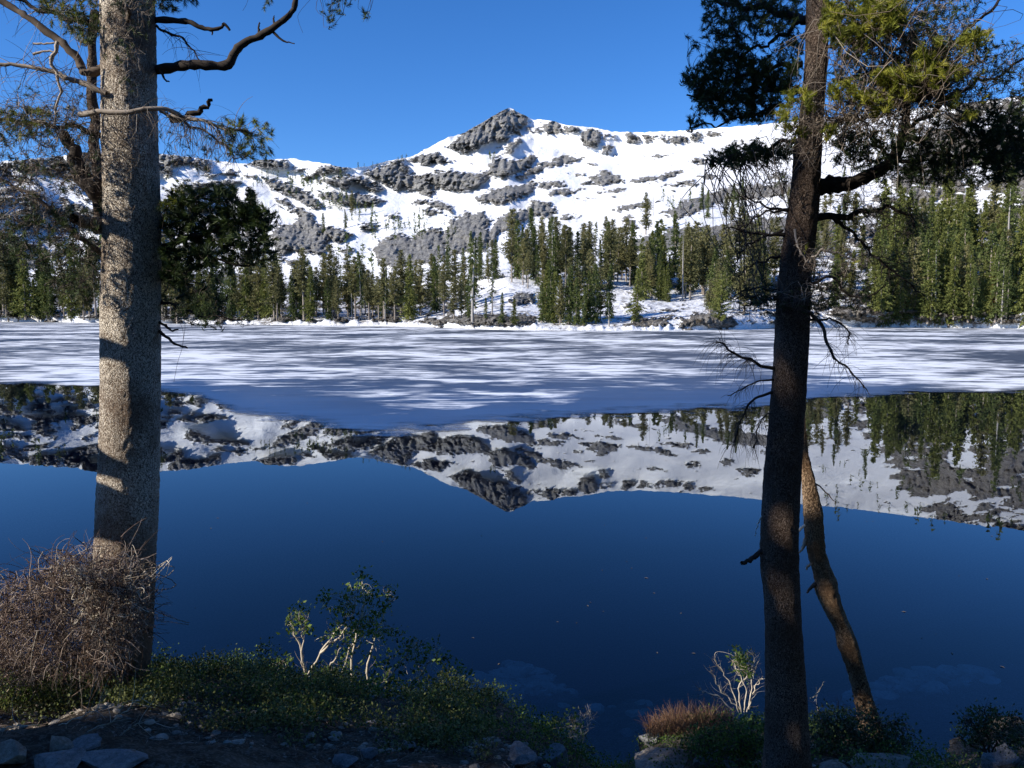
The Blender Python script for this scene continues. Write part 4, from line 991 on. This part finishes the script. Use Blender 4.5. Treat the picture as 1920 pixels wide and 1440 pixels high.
# hanging dead boughs
h1 = TR.limb([(1456,692,0),(1430,686,-.02),(1400,672,-.05),(1378,664,-.05),(1362,650,-.05),(1345,640,-.05)], YR, 8, 3, M_TWIGD, 20, 6, .003)
h2 = TR.limb([(1450,735,0),(1420,745,-.02),(1400,765,-.05),(1385,800,-.05),(1378,830,-.05)], YR, 6, 2, M_TWIGD, 20, 6, .003)
h3 = TR.limb([(1452,712,0),(1420,715,-.02),(1390,730,-.05),(1366,742,-.05)], YR, 4, 1.5, M_TWIGD, 16, 5, .003)
h4 = TR.limb([(1519,585,0),(1545,620,-.05),(1555,655,-.08),(1575,680,-.08),(1600,700,-.08),(1620,730,-.08)], YR, 8, 2, M_TWIG, 24, 6, .004)
h5 = TR.limb([(1450,770,0),(1425,790,-.03),(1415,840,-.05)], YR, 4, 1.5, M_TWIG, 14, 5, .003)
h6 = TR.limb([(1519,600,0),(1560,600,-.05),(1590,620,-.08),(1590,645,-.08)], YR, 5, 2, M_TWIGD, 18, 5, .004)
TR.hang(h1, 120, .15, 1.1, dt, .0009, .35, .8, frm=.2); TR.hang(h2, 110, .13, 1.3, dt, .0009, .35, .7, frm=.3); TR.hang(h3, 40, .09, .8, dt, .0008, .3); TR.hang(h5, 60, .10, 1.2, dt, .0009, .3)
TR.hang(h4, 44, .12, .8, dt, .0011, .5, frm=.3); TR.hang(h6, 50, .11, .8, dt, .001, .5)
TR.limb([(1432,1030,0),(1412,1046,-.02),(1392,1056,-.03)], YR, 11, 8, M_TWIGD, 10, 7, .004, "branch", label="short broken stub low on the dark trunk", cand=False)
h7 = TR.limb([(1428,968,0),(1420,985,-.04),(1416,1005,-.05)], YR, 3, 1.5, M_STEM, 10, 5, .003, tone=1.)
STUFF(tw.build("twigs", M_TWIG, TR.root, loc=TR.base)); STUFF(dt.build("twigs", M_TWIGD, TR.root, loc=TR.base))
STUFF(nd.build("needle_foliage", M_NEED, TR.root, False, loc=TR.base)); STUFF(ny.build("needle_foliage", M_NEEDY, TR.root, False, loc=TR.base), "yellow green needle tufts coloured as sunlit")

# ---- thin leaning dead tree behind it
YD = 5.1
M_BARK3 = bark_mat("flaking tan bark", (.035, .022, .015), (.24, .155, .095), (.46, .32, .20), .9, (.30, .16, .075))
TD = Tree("dead_tree", at_y(1632, 1385, YD), "thin crooked dead tree leaning behind the dark right hand trunk")
trunk(TD, [(700,1493,1503),(800,1499,1511),(850,1500,1516),(900,1503,1528),(960,1506,1542),(1000,1508,1545),(1040,1514,1550),(1090,1526,1570),(1110,1526,1574),(1150,1545,1586),(1180,1562,1600),(1210,1568,1612),(1250,1584,1622),(1300,1598,1636),(1350,1606,1654),(1400,1608,1672),(1440,1600,1690)], YD, M_BARK3, 43, 300, 56, .006)
TD.limb([(1512,1010),(1506,1026),(1499,1036)], YD, 9, 3, M_STEM, 8, 6, .002); TD.limb([(1530,1095),(1520,1102),(1513,1112)], YD, 10, 3, M_TWIGD, 8, 6, .002); TD.limb([(1521,1058),(1514,1062),(1512,1068)], YD, 5, 4, M_STEM, 8, 6, .002)
TD.limb([(1510,985),(1502,990),(1495,1000)], YD, 7, 3, M_STEM, 8, 6, .002, tone=1.); TD.limb([(1520,900),(1540,915),(1560,935),(1568,944)], YD, 4, 1.5, M_TWIG, 12, 5, .003)
# ------------------------------------------------------------ the bank: brush, shrubs, cover, stones
def gpt(px, py, y0=2.6, y1=16.):
    """where the ray through a photo pixel meets the ground or the lake bed"""
    Ys = np.linspace(y0, y1, 500); P = at_y(px, py, Ys); d = P[:, 2]-ground_z(P[:, 0], P[:, 1])
    i = np.argmax(d < 0) if (d < 0).any() else len(Ys)-1
    p = P[i].copy(); p[2] = ground_z(p[0], p[1]); return p
# grove behind and beside the viewer: it shades the bank
GROVE = [conifer_meshes(s, .19, .04, .15, 'pine', .0, 210, (M_FIR, M_FBARK)) for s in (31, 32, 33)]
SH = np.array([math.sin(SUN_AZ), math.cos(SUN_AZ)]); UH = np.array([SH[1], -SH[0]])
# holes cut in the unseen crowns along sun rays, placing light patches (photo x, y, depth, radius)
GAPS = [(1462,985,3.5,.085), (1462,1130,3.5,.10), (1530,85,3.5,.10), (1490,385,3.5,.07), (1258,1432,3.5,.16), (1600,1440,3.5,.13), (1280,1345,4.75,.18), (1400,1275,4.6,.2), (350,1395,3.9,.2), (520,1380,4.1,.1),
        (900,1436,3.5,.12), (640,1190,5.5,.28), (590,1250,5.5,.2), (750,1230,5.5,.2), (1700,140,3.3,.34), (1640,40,3.3,.30), (1560,220,3.3,.22), (1480,200,3.3,.16), (1650,215,3.3,.24), (1780,170,3.4,.25), (1520,480,3.4,.10), (1560,500,3.4,.1), (1515,900,5.1,.14), (100,1405,3.7,.1), (1885,1400,3.7,.06), (700,1290,5.1,.1)]
GP = np.array([at_y(a, b, c) for a, b, c, _ in GAPS]); GR_ = np.array([g_[3] for g_ in GAPS])
def opened(me, loc, h, wide, rot):
    V = np.empty(len(me.vertices)*3); me.vertices.foreach_get("co", V); V = V.reshape(-1, 3)
    W_ = V*[h*wide, h*wide, h]; c_, s_ = math.cos(rot), math.sin(rot)
    W_ = np.stack([W_[:, 0]*c_-W_[:, 1]*s_, W_[:, 0]*s_+W_[:, 1]*c_, W_[:, 2]], 1)+loc
    C_ = W_[:len(W_)//3*3].reshape(-1, 3, 3).mean(1); keep = np.ones(len(C_), bool)
    for p_, r_ in zip(GP, GR_):
        q_ = C_-p_; t_ = q_@SV; d_ = np.linalg.norm(q_-t_[:, None]*SV, axis=1); keep &= (d_ > r_) | (t_ < 0)
    V3 = V[:len(V)//3*3].reshape(-1, 3, 3)[keep].reshape(-1, 3)
    o_ = mesh_np("crown", V3, np.arange(len(V3)).reshape(-1, 3), me.materials[0], smooth=False, attrs={"tone": np.repeat(rng.random(len(V3)//3), 3)})
    m_ = o_.data; bpy.data.objects.remove(o_); return m_
def grove(x, y, h, wide=1.):
    root = empty("shade_tree", (x, y, float(ground_z(np.array(x), np.array(min(y, 5.))))-.1))
    root.scale = (h*wide, h*wide, h); root.rotation_euler = (0, 0, random.uniform(0, TAU))
    tag(root, "dark conifer of the grove behind the viewer", "tree", "grove behind the viewer")
    cm, tm = random.choice(GROVE)
    if x < 1: cm = opened(cm, np.array(root.location[:]), h, wide, root.rotation_euler[2])
    for nm, me in (("crown", cm), ("trunk", tm)):
        o = bpy.data.objects.new(nm, me); SC.collection.objects.link(o); o.parent = root
random.seed(12)
for u_, s_, h_, w_ in [(3.15,7.5,12.5,.40), (2.95,10,14,.42), (3.8,7.5,7.0,.72), (3.7,5.2,4.4,.8), (2.2,6.5,5.3,.9), (1.2,7.5,6.2,1.), (.0,7,7.4,1.), (-1.2,8,8.5,1.), (2.5,11,7.6,.75), (.6,11,8.8,1.), (-3,8,11,1.), (-5.5,6,12,1.), (9.2,16,12,.8), (10,22,13,1.), (11,12,9,.7)]:
    p = u_*UH+s_*SH; grove(float(p[0]), float(p[1]), h_, w_)
for x_, y_, h_ in [(3,-4,12), (6,-3,13), (8.5,0,12), (9,3.4,11), (11,-3,14), (5,-8,15), (0,-6,14), (10,-8,16), (15,1,14), (14,6,10), (3.5,-1.6,8), (6.2,.6,9), (1.5,-13,17)]:
    grove(x_, y_, h_)
# added unseen pole, limbs placed to throw shadow bands across the left trunk
DP = Tree("dead_tree", (-5.3, 4.1, float(ground_z(np.array(-5.3), np.array(4.1)))), "added unseen pole casting shadow bands, left of the view")
bq = Bag(); bq.tubes(catmull(np.array([[-5.3, 4.1, 1.0], [-5.25, 4.05, 3.5], [-5.2, 4.1, 6.5]]), 14), np.linspace(.07, .03, 14), 8, .4); bq.build("trunk", M_TWIGD, DP.root, loc=DP.base)
for py_, r_, sl in ((668, .035, -.10), (884, .045, -.16), (945, .055, -.22), (975, .04, -.05), (430, .03, .1), (1010, .03, -.2)):
    m_ = at_y(245, py_, 4.7)+2.7*SV; u3 = np.array([UH[0], UH[1], 0])
    bq = Bag(); P_ = catmull(np.array([[-5.25, 4.07, m_[2]+.05], m_-u3*.25+[0, 0, -sl*.2], m_+u3*.05, m_+u3*.5+[0, 0, sl]]), 16)
    bq.tubes(P_+rng.normal(0, .008, P_.shape), r_*np.linspace(1.1, .5, 16), 7, .4); bq.build("branch", M_TWIGD, DP.root, loc=DP.base)
# low unseen bushes, added to shade the foot of the bank
BUSH = conifer_meshes(41, .5, .02, -.3, 'pine', 0, 260, (M_FIR, M_FBARK))
for u_, s_, h_ in [(5.7,3.8,1.0), (6.3,3.9,1.0), (3.5,3.4,2.0), (5.3,5.6,1.5), (6.7,4.2,1.1)]:
    p = u_*UH+s_*SH+np.array([-.0, 4.9*0]); x_, y_ = float(p[0]), float(p[1])
    root = empty("shade_bush", (x_, y_, float(ground_z(np.array(x_), np.array(y_)))-.05)); root.scale = (h_, h_, h_)
    root.rotation_euler = (0, 0, random.uniform(0, TAU)); tag(root, "added unseen bush shading the foot of the bank, left of the view", "bush", "added bushes left of the view")
    for nm, me in (("crown", BUSH[0]), ("trunk", BUSH[1])):
        o = bpy.data.objects.new(nm, me); SC.collection.objects.link(o); o.parent = root
rng = np.random.default_rng(5)

def stone_mesh(seed, flat=.7, cuts=17, sub=4):
    g = np.random.default_rng(seed); bm = bmesh.new(); bmesh.ops.create_icosphere(bm, subdivisions=sub, radius=1)
    P = np.array([v.co[:] for v in bm.verts])
    for _ in range(cuts):
        n_ = g.normal(0, 1, 3); n_ /= np.linalg.norm(n_); d = g.uniform(.42, .78); q = P@n_
        P = P-np.clip(q-d, 0, None)[:, None]*n_*.98
    P = P*(1+.05*noise(P[:, 0]*2.3+seed, P[:, 1]*2.3+P[:, 2]*1.7, seed)[:, None]+.02*noise(P[:, 0]*7+seed, P[:, 2]*7+P[:, 1]*5, seed+5)[:, None])
    P[:, 2] *= flat
    P /= np.abs(P).max(0)*np.array([1, 1, 1/flat])
    for v, q in zip(bm.verts, P): v.co = q
    me = bpy.data.meshes.new("stone"); bm.to_mesh(me); bm.free(); return me
def stone_mat(name, a, b_, c_):
    m, n, l, b, out = mat(name)
    v = coords(n, l)
    c = ramp(n, l, tex(n, l, v, 3.2, 8, .7), [(.3, a), (.5, b_), (.7, c_)])
    sp = ramp(n, l, tex(n, l, v, 24, 3, .6), [(.55, 0.), (.66, .55)])
    c = mixc(n, l, sp, c, (.05, .048, .042))
    l.new(c, b.inputs["Base Color"]); b.inputs["Roughness"].default_value = .88; b.inputs["Specular IOR Level"].default_value = .25
    l.new(bump(n, l, tex(n, l, v, 9, 8, .7), .7, .12), b.inputs["Normal"])
    return m
M_GRAN = stone_mat("grey granite", (.13, .13, .13), (.30, .30, .30), (.46, .45, .43))
M_GRANT = stone_mat("tan granite", (.16, .13, .10), (.38, .33, .27), (.55, .50, .43))
M_WET = stone_mat("submerged stone", (.16, .17, .14), (.36, .37, .30), (.55, .56, .47))
def stone(px, py, wpx, hpx, m, label, seed, deep=.9):
    """a stone whose outline is centred on a photo pixel and rests on the bank"""
    p = gpt(px, py+hpx*.42); Y = p[1]; w = wpx*.5/F*Y*1.05; h = hpx/F*Y*.62
    me = stone_mesh(seed, .75); me.materials.append(m)
    for f in me.polygons: f.use_smooth = False
    o = bpy.data.objects.new("stone", me); SC.collection.objects.link(o)
    o.location = (p[0], p[1]+w*.3, p[2]+h*.35); o.scale = (w, w*deep, h*1.35)
    o.rotation_euler = (random.uniform(-.1, .1), random.uniform(-.1, .1), random.uniform(-.3, .3))
    tag(o, label, "rock"); return o
for i, a in enumerate([
 (18,1424,86,40,M_GRANT,"flat tan rock at the very left bottom corner"),
 (104,1404,56,44,M_GRANT,"pointed rock with a pale lit edge beside the flat tan corner rock"),
 (100,1432,110,30,M_GRAN,"low grey slab below the pointed rock"),
 (200,1436,140,26,M_GRAN,"long flat grey slab at the bottom edge near the left trunk"),
 (156,1398,66,22,M_GRAN,"dark slab lying in shade right of the pointed rock"),
 (246,1416,18,16,M_GRANT,"small tan stone at the left end of the leafy ground cover"),
 (214,1426,18,14,M_GRANT,"little round stone beside the long flat slab"),
 (646,1426,60,26,M_GRAN,"bluish grey stone on the bank below the leafy shrub"),
 (690,1414,34,18,M_GRAN,"smaller grey stone right of the bluish one"),
 (766,1396,30,16,M_GRAN,"pale stone half buried in dark ground cover"),
 (972,1420,68,38,M_GRAN,"broad pale faceted rock at the bottom centre"),
 (1046,1420,58,50,M_GRAN,"upright angular grey rock right of the broad pale one"),
 (1010,1430,16,20,M_GRAN,"small stone wedged between the two bottom centre rocks"),
 (1220,1386,50,28,M_GRAN,"rounded pale rock at the water inlet"),
 (1258,1444,150,40,M_GRANT,"large pale rock cut off by the bottom edge"),
 (1326,1428,60,30,M_GRAN,"grey rock leaning on the large pale rock"),
 (1374,1436,36,18,M_GRAN,"small grey rock left of the dark trunk's foot"),
 (1566,1446,66,26,M_GRANT,"pale low stone just right of the dark trunk's foot"),
 (1664,1448,116,26,M_GRANT,"wide pale low stone right of the dark trunk"),
 (1882,1426,84,64,M_GRAN,"smooth rounded grey boulder at the right bottom corner"),
 (1176,1374,26,16,M_GRAN,"dim wet stone at the water's edge left of the rounded pale rock"),
 (1842,1412,22,14,M_GRANT,"tan stone against the smooth boulder"),
]): stone(*a, 500+i)
# pebbles and litter
PEB = [stone_mesh(600+i, .7, 9, 2) for i in range(4)]
def scatter_stones(name, label, spots, m):
    V = []; Q = []; n0 = 0
    for (p, s_) in spots:
        me = random.choice(PEB); A = np.array([v.co[:] for v in me.vertices]); a = random.uniform(0, TAU)
        A = A@np.array([[math.cos(a), math.sin(a), 0], [-math.sin(a), math.cos(a), 0], [0, 0, 1]])*s_*[1, random.uniform(.6, 1), random.uniform(.5, .8)]
        V.append(A+p); Q.append(np.array([f.vertices[:] for f in me.polygons])+n0); n0 += len(A)
    o = mesh_np(name, np.concatenate(V), np.concatenate(Q), m, smooth=False); tag(o, label, kind="stuff"); return o
sp = []
for _ in range(1300):
    x = rng.uniform(-2.6, 2.6); y = rng.uniform(3.3, 4.1)+abs(rng.normal(0, .25))
    sp.append((np.array([x, y, float(ground_z(x, y))]), .006+.034*rng.random()**3.5))
scatter_stones("pebbles", "pebbles and grit along the bottom of the bank", sp, M_GRANT)
sp = []
for (xa, xb, ya, yb, n_) in ((840,1035,1205,1310,330), (1540,1860,1238,1310,240), (1090,1260,1150,1215,50), (1040,1240,1230,1340,80), (1180,1420,1100,1180,30), (560,860,1230,1330,60)):
    for _ in range(n_):
        px_, py_ = rng.uniform(xa, xb), rng.uniform(ya, yb)
        if xa == 1540: py_ = 1300-(px_-1540)*.15+rng.normal(0, 16)
        p = gpt(px_, py_, 4, 20)
        s_ = .05+.13*rng.random()**2
        if p[2] < -.08 and p[2]+s_*.8 < -.06: sp.append((p, s_))
scatter_stones("submerged_stones", "pale stones lying under the clear water", sp, M_WET)
# dry brush heap
gp = gpt(110, 1300); BR = Tree("brush_heap", gp, "heap of tangled dry reddish brush against the left trunk", "brush")
bb = Bag(); bs = Bag()
mains = []
for q in ([(150,1330),(120,1200),(60,1120),(10,1080)], [(180,1330),(190,1200),(180,1110),(150,1060)], [(220,1320),(240,1200),(255,1120),(262,1080)], [(90,1340),(40,1250),(-10,1170)], [(120,1330),(110,1180),(120,1090),(130,1050)], [(20,1330),(0,1220),(-30,1140)], [(60,1330),(60,1200),(80,1100)]):
    mains.append(BR.limb(q, 4.15, 7, 3, M_DEAD, 20, 5, .02, tone=.6))
cB = np.concatenate(mains)
BP = [(-30,1075),(30,1085),(70,1068),(120,1045),(200,1035),(262,1058),(284,1120),(276,1170),(240,1200),(245,1230),(150,1262),(-30,1290)]
E, D = BR.fill(BP, 1100, 4.1, .32, bb, .0021, -.2, .45, 9, 60, cand=cB)
n_ = 4600; j = rng.integers(0, len(E), n_)
d0 = rng.normal(0, 1, (n_, 3)); BR.walk(E[j]+rng.normal(0, .03, (n_, 3)), d0/np.linalg.norm(d0, axis=1, keepdims=True), rng.uniform(.05, .17, n_), 1.0, bb, .0019, 1.1, 8)
E2, D2 = BR.fill([(100,1050),(262,1058),(284,1120),(250,1190),(160,1180)], 330, 3.85, .12, bs, .0020, .12, .5, 11, 40, cand=cB)
hb = E[rng.integers(0, len(E), 160)]; hb = hb[hb[:, 2] < np.percentile(E[:, 2], 60)]
BR.walk(hb, np.tile([[0, -.3, -1.]], (len(hb), 1))+rng.normal(0, .3, (len(hb), 3)), rng.uniform(.1, .3, len(hb)), .8, bs, .0018, .6, 9)
tp = E[E[:, 2] > np.percentile(E[:, 2], 82)]; tp = tp[rng.integers(0, len(tp), 150)]
BR.walk(tp, np.tile([[0, 0, 1.]], (len(tp), 1))+rng.normal(0, .8, (len(tp), 3)), rng.uniform(.08, .28, len(tp)), .1, bb, .0018, .9, 9)
STUFF(bb.build("twigs", M_DEAD, BR.root, loc=BR.base)); STUFF(bs.build("twigs", M_STEM, BR.root, loc=BR.base), "paler curling twigs on top of the heap")

# leafy shrub
YS = 5.55
gp = gpt(650, 1325); S1 = Tree("shrub", gp, "leafy green shrub with pale bare stems at the water's edge", "shrub")
st = Bag(); lf = Bag(); sr = []
for q, w in (([(580,1330),(572,1270),(566,1225),(552,1185),(545,1165)], 6), ([(582,1330),(575,1275),(600,1225),(622,1195),(650,1160)], 6), ([(576,1275),(566,1235),(568,1200),(566,1170)], 4),
             ([(600,1225),(640,1190),(660,1160),(668,1120)], 4), ([(660,1330),(660,1240),(670,1180),(678,1150),(690,1110)], 5), ([(690,1330),(690,1250),(705,1190),(720,1150),(735,1115)], 5),
             ([(740,1330),(765,1290),(800,1250),(830,1215)], 4), ([(640,1330),(640,1270),(655,1220),(680,1170),(678,1075)], 3), ([(760,1330),(800,1310),(850,1285),(880,1265)], 3), ([(700,1330),(730,1270),(760,1230),(785,1200)], 4),
             ([(555,1330),(540,1300),(532,1270),(536,1240)], 3), ([(600,1330),(615,1280),(618,1250),(640,1215)], 4), ([(500,1320),(490,1305),(485,1285)], 3)):
    b_ = S1.limb(q, YS, w*1.15, 2, M_STEM, 20, 6, .006, "stem", tone=.8); sr.append(b_); S1.hang(b_, 12, .12, -.5, st, .0013, .4, .8)
cS = np.concatenate([q[6:] for q in sr])
def lfill(T_, poly, n, Y, dY, bag_s, bag_l, c, size=.028, m=8, r=.0016, sag=0., spread=.026):
    E, D = T_.fill(poly, n, Y, dY, bag_s, r, sag, .2, cand=c); leaves(bag_l, E, D, size, m, spread); return E
lfill(S1, [(635,1100),(680,1090),(735,1100),(740,1140),(700,1180),(650,1200),(630,1150)], 75, YS, .15, st, lf, cS)
lfill(S1, [(540,1150),(575,1140),(580,1180),(545,1185)], 26, YS, .1, st, lf, cS)
lfill(S1, [(600,1180),(700,1160),(780,1190),(835,1210),(840,1250),(760,1290),(600,1290)], 130, YS, .25, st, lf, cS)
lfill(S1, [(520,1270),(640,1280),(780,1280),(800,1320),(520,1330)], 230, YS-.05, .25, st, lf, cS)
lfill(S1, [(672,1070),(684,1070),(686,1090),(670,1090)], 5, YS, .03, st, lf, cS); lfill(S1, [(600,1105),(615,1105),(618,1150),(600,1150)], 8, YS, .05, st, lf, cS)
lfill(S1, [(525,1240),(545,1230),(548,1260),(525,1262)], 9, YS, .05, st, lf, cS); lfill(S1, [(490,1240),(520,1240),(520,1260),(490,1262)], 8, YS, .05, st, lf, cS)
lfill(S1, [(780,1280),(860,1240),(880,1270),(800,1320)], 30, YS, .15, st, lf, cS)
STUFF(st.build("twigs", M_STEM, S1.root, loc=S1.base)); STUFF(lf.build("leaves", M_LEAF, S1.root, False, loc=S1.base))

def bush(name, gx_, gy_, label, stems, Y, msten, leafm, polys, leafsize=.02, nst=8, hang=(20, .08, -.3), w=4, tone=.8):
    T_ = Tree(name, gpt(gx_, gy_), label, "shrub"); s_ = Bag(); l_ = Bag(); c_ = []
    for q in stems:
        b_ = T_.limb(q, Y, w, 1.2, msten, 16, 5, .005, "stem", tone=tone); c_.append(b_); T_.hang(b_, hang[0], hang[1], hang[2], s_, .0011, .35, .8)
    c_ = np.concatenate(c_)
    for pl, n_ in polys: lfill(T_, pl, n_, Y, .14, s_, l_, c_, leafsize)
    STUFF(s_.build("twigs", msten, T_.root, loc=T_.base))
    if l_.V: STUFF(l_.build("leaves", leafm, T_.root, False, loc=T_.base))
    return T_
bush("shrub", 1390, 1335, "nearly bare pale stemmed shrub with one tuft of fresh leaves by the dark trunk",
     [[(1372,1330),(1345,1305),(1320,1298),(1312,1292)], [(1385,1335),(1372,1290),(1355,1260),(1338,1236)], [(1390,1335),(1385,1290),(1405,1262),(1425,1240)], [(1395,1335),(1398,1290),(1382,1258),(1376,1238)], [(1400,1335),(1415,1290),(1430,1270)], [(1388,1330),(1352,1295),(1336,1262)], [(1404,1330),(1412,1262),(1414,1222)]],
     4.6, M_STEM, M_LEAF, [([(1375,1226),(1400,1228),(1402,1250),(1382,1254)], 26), ([(1396,1252),(1404,1256),(1402,1268),(1396,1262)], 6)], .022, w=2.8)
T_ = Tree("heath_shrub", gpt(1280, 1372), "rusty dry heath clump glowing beside the inlet", "shrub"); s_ = Bag()
n_ = 1500; px_ = rng.uniform(1212, 1372, n_); py_ = 1375-(px_-1212)*.12+rng.uniform(-10, 12, n_)
P_ = at_y(px_, py_, 4.75+rng.uniform(-.25, .25, n_)); d0 = rng.normal(0, .35, (n_, 3))+[0, 0, 1]; d0 /= np.linalg.norm(d0, axis=1, keepdims=True)
T_.walk(P_, d0, rng.uniform(.05, .17, n_)*(.6+.5*np.sin((px_-1200)/55)), 0., s_, .0012, .35, 6)
T_.C.append(P_); STUFF(s_.build("twigs", M_STRAW, T_.root, loc=T_.base))
bush("shrub", 1090, 1400, "thin twiggy shrub with a few pale leaves left of the inlet", [[(1085,1390),(1078,1360),(1068,1345)], [(1088,1390),(1092,1355),(1100,1335)], [(1082,1392),(1070,1370),(1062,1362)], [(1092,1392),(1104,1360),(1110,1345)]], 4.6, M_STEM, M_LEAF, [([(1065,1335),(1095,1335),(1100,1370),(1065,1375)], 16)], .018, w=3)
bush("shrub", 1850, 1400, "dark low bush at the right edge above the smooth boulder", [[(1850,1410),(1830,1370),(1805,1345)], [(1855,1410),(1850,1360),(1845,1330)], [(1860,1410),(1880,1370),(1910,1345)], [(1850,1410),(1815,1395),(1795,1380)]], 4.4, M_TWIGD, M_NEED, [([(1800,1345),(1850,1328),(1920,1350),(1930,1400),(1810,1400)], 230)], .018, tone=.4)
bush("shrub", 1570, 1400, "dark bushy heath between the dark trunk and the leaning dead tree", [[(1560,1400),(1545,1350),(1530,1320)], [(1565,1400),(1570,1350),(1572,1315)], [(1570,1400),(1600,1355),(1615,1330)], [(1640,1400),(1660,1370),(1690,1350)]], 4.5, M_TWIGD, M_NEED, [([(1518,1335),(1570,1325),(1620,1345),(1700,1360),(1710,1410),(1520,1410)], 420)], .018, tone=.4)
bush("shrub", 1400, 1400, "dark green bush at the left foot of the dark trunk", [[(1400,1410),(1380,1370),(1350,1345)], [(1405,1410),(1410,1370),(1415,1340)]], 4.3, M_TWIGD, M_LEAF, [([(1290,1385),(1360,1355),(1435,1345),(1440,1420),(1300,1420)], 300)], .018, tone=.4)
# dead twigs on the ground
def dead_twig(q, Y, w, label, kids):
    T_ = Tree("fallen_twig", at_y(q[0][0], q[0][1], Y), label, "twig")
    b_ = T_.limb(q, Y, w, 1.2, M_STEM, 16, 5, .004, "stem", tone=.6); s_ = Bag(); T_.hang(b_, kids, .13, .1, s_, .0012, .3, .7)
    STUFF(s_.build("twigs", M_STEM, T_.root, loc=T_.base))
def gy(px_, py_): return gpt(px_, py_)[1]
dead_twig([(165,1372),(215,1350),(250,1320),(276,1300)], gy(220,1380), 3.5, "long pale dead twig lying across the dark ground left of the leafy cover", 14)
dead_twig([(225,1380),(255,1358),(296,1352)], gy(250,1390), 3, "forked dead twig right of the long pale one", 8)
dead_twig([(110,1360),(160,1340),(205,1318)], gy(160,1375), 3, "greenish twig with small leaves behind the pointed rock", 14)
dead_twig([(1668,1392),(1690,1375),(1720,1372)], gy(1690,1400), 3, "small pale branching twig on the ground right of the leaning tree", 14)
dead_twig([(1520,1310),(1535,1296),(1546,1276)], 4.9, 3, "short bare twig standing right of the dark trunk", 4)
dead_twig([(0,1370),(20,1362),(40,1360)], gy(20,1390), 3, "dead twig lying above the flat corner rock", 8)
# ground cover
def cover(name, label, n, region, m, size, mm=4, hmax=.13):
    x = rng.uniform(region[0], region[1], n*3); y = rng.uniform(region[2], region[3], n*3)
    d_ = shore_Y(x)-y; k = fbm(x/.5, y/.35, 401, 3)+.25-.2*(y < 3.8)
    k = k+.25*fbm(x/.12, y/.1, 411, 2)
    ok = (d_ > .02) & (k > rng.uniform(.0, .4, n*3)); x, y = x[ok][:n], y[ok][:n]
    z = ground_z(x, y)+rng.uniform(.0, 1, len(x))*hmax*np.clip(1+fbm(x/.3, y/.3, 405, 2), .2, 2)
    b_ = Bag(); leaves(b_, np.stack([x, y, z], 1), np.tile([[0, -.15, 1.]], (len(x), 1)), size, mm, .02)
    o = b_.build(name, m, smooth=False); tag(o, label, kind="stuff")
cover("ground_cover", "yellow green creeping leaves on the left bank", 9000, (-3.1, -.1, 3.6, 5.2), M_COVER, .016)
cover("ground_cover", "dark creeping leaves over the bank", 15000, (-3.9, 3.6, 3.9, 6.3), M_LEAF, .015, 4, .12)
# dry litter: short sticks
b_ = Bag(); n_ = 5200; x = rng.uniform(-3.2, 3.2, n_); y = rng.uniform(3.3, 5.4, n_); z = ground_z(x, y)+.006
a = rng.uniform(0, TAU, n_); L_ = rng.uniform(.015, .08, n_)[:, None]
d_ = np.stack([np.cos(a), np.sin(a), rng.normal(0, .15, n_)], 1)*L_
P_ = np.stack([x, y, z], 1); b_.tubes(np.stack([P_-d_*.5, P_+[0, 0, .002], P_+d_*.5], 1), .0011, 3, rng.random(n_))
o = b_.build("litter", M_DEAD); tag(o, "dry twigs and bark bits littering the bank", kind="stuff")
# flecks floating on the water
V = []; 
for _ in range(50):
    p = on_z(rng.uniform(200, 1900), 930+rng.random()**.8*330, .003); s_ = .012+.02*rng.random(); a = rng.uniform(0, TAU)
    e = np.array([math.cos(a), math.sin(a), 0])*s_; f = np.array([-math.sin(a), math.cos(a), 0])*s_*.35
    V += [p-e, p-f+[0, 0, .003], p+e, p+f+[0, 0, .003]]
V = np.array(V); o = mesh_np("floating_flecks", V, np.arange(len(V)).reshape(-1, 4), M_STEM); tag(o, "pale flecks drifting on the dark water", kind="stuff")
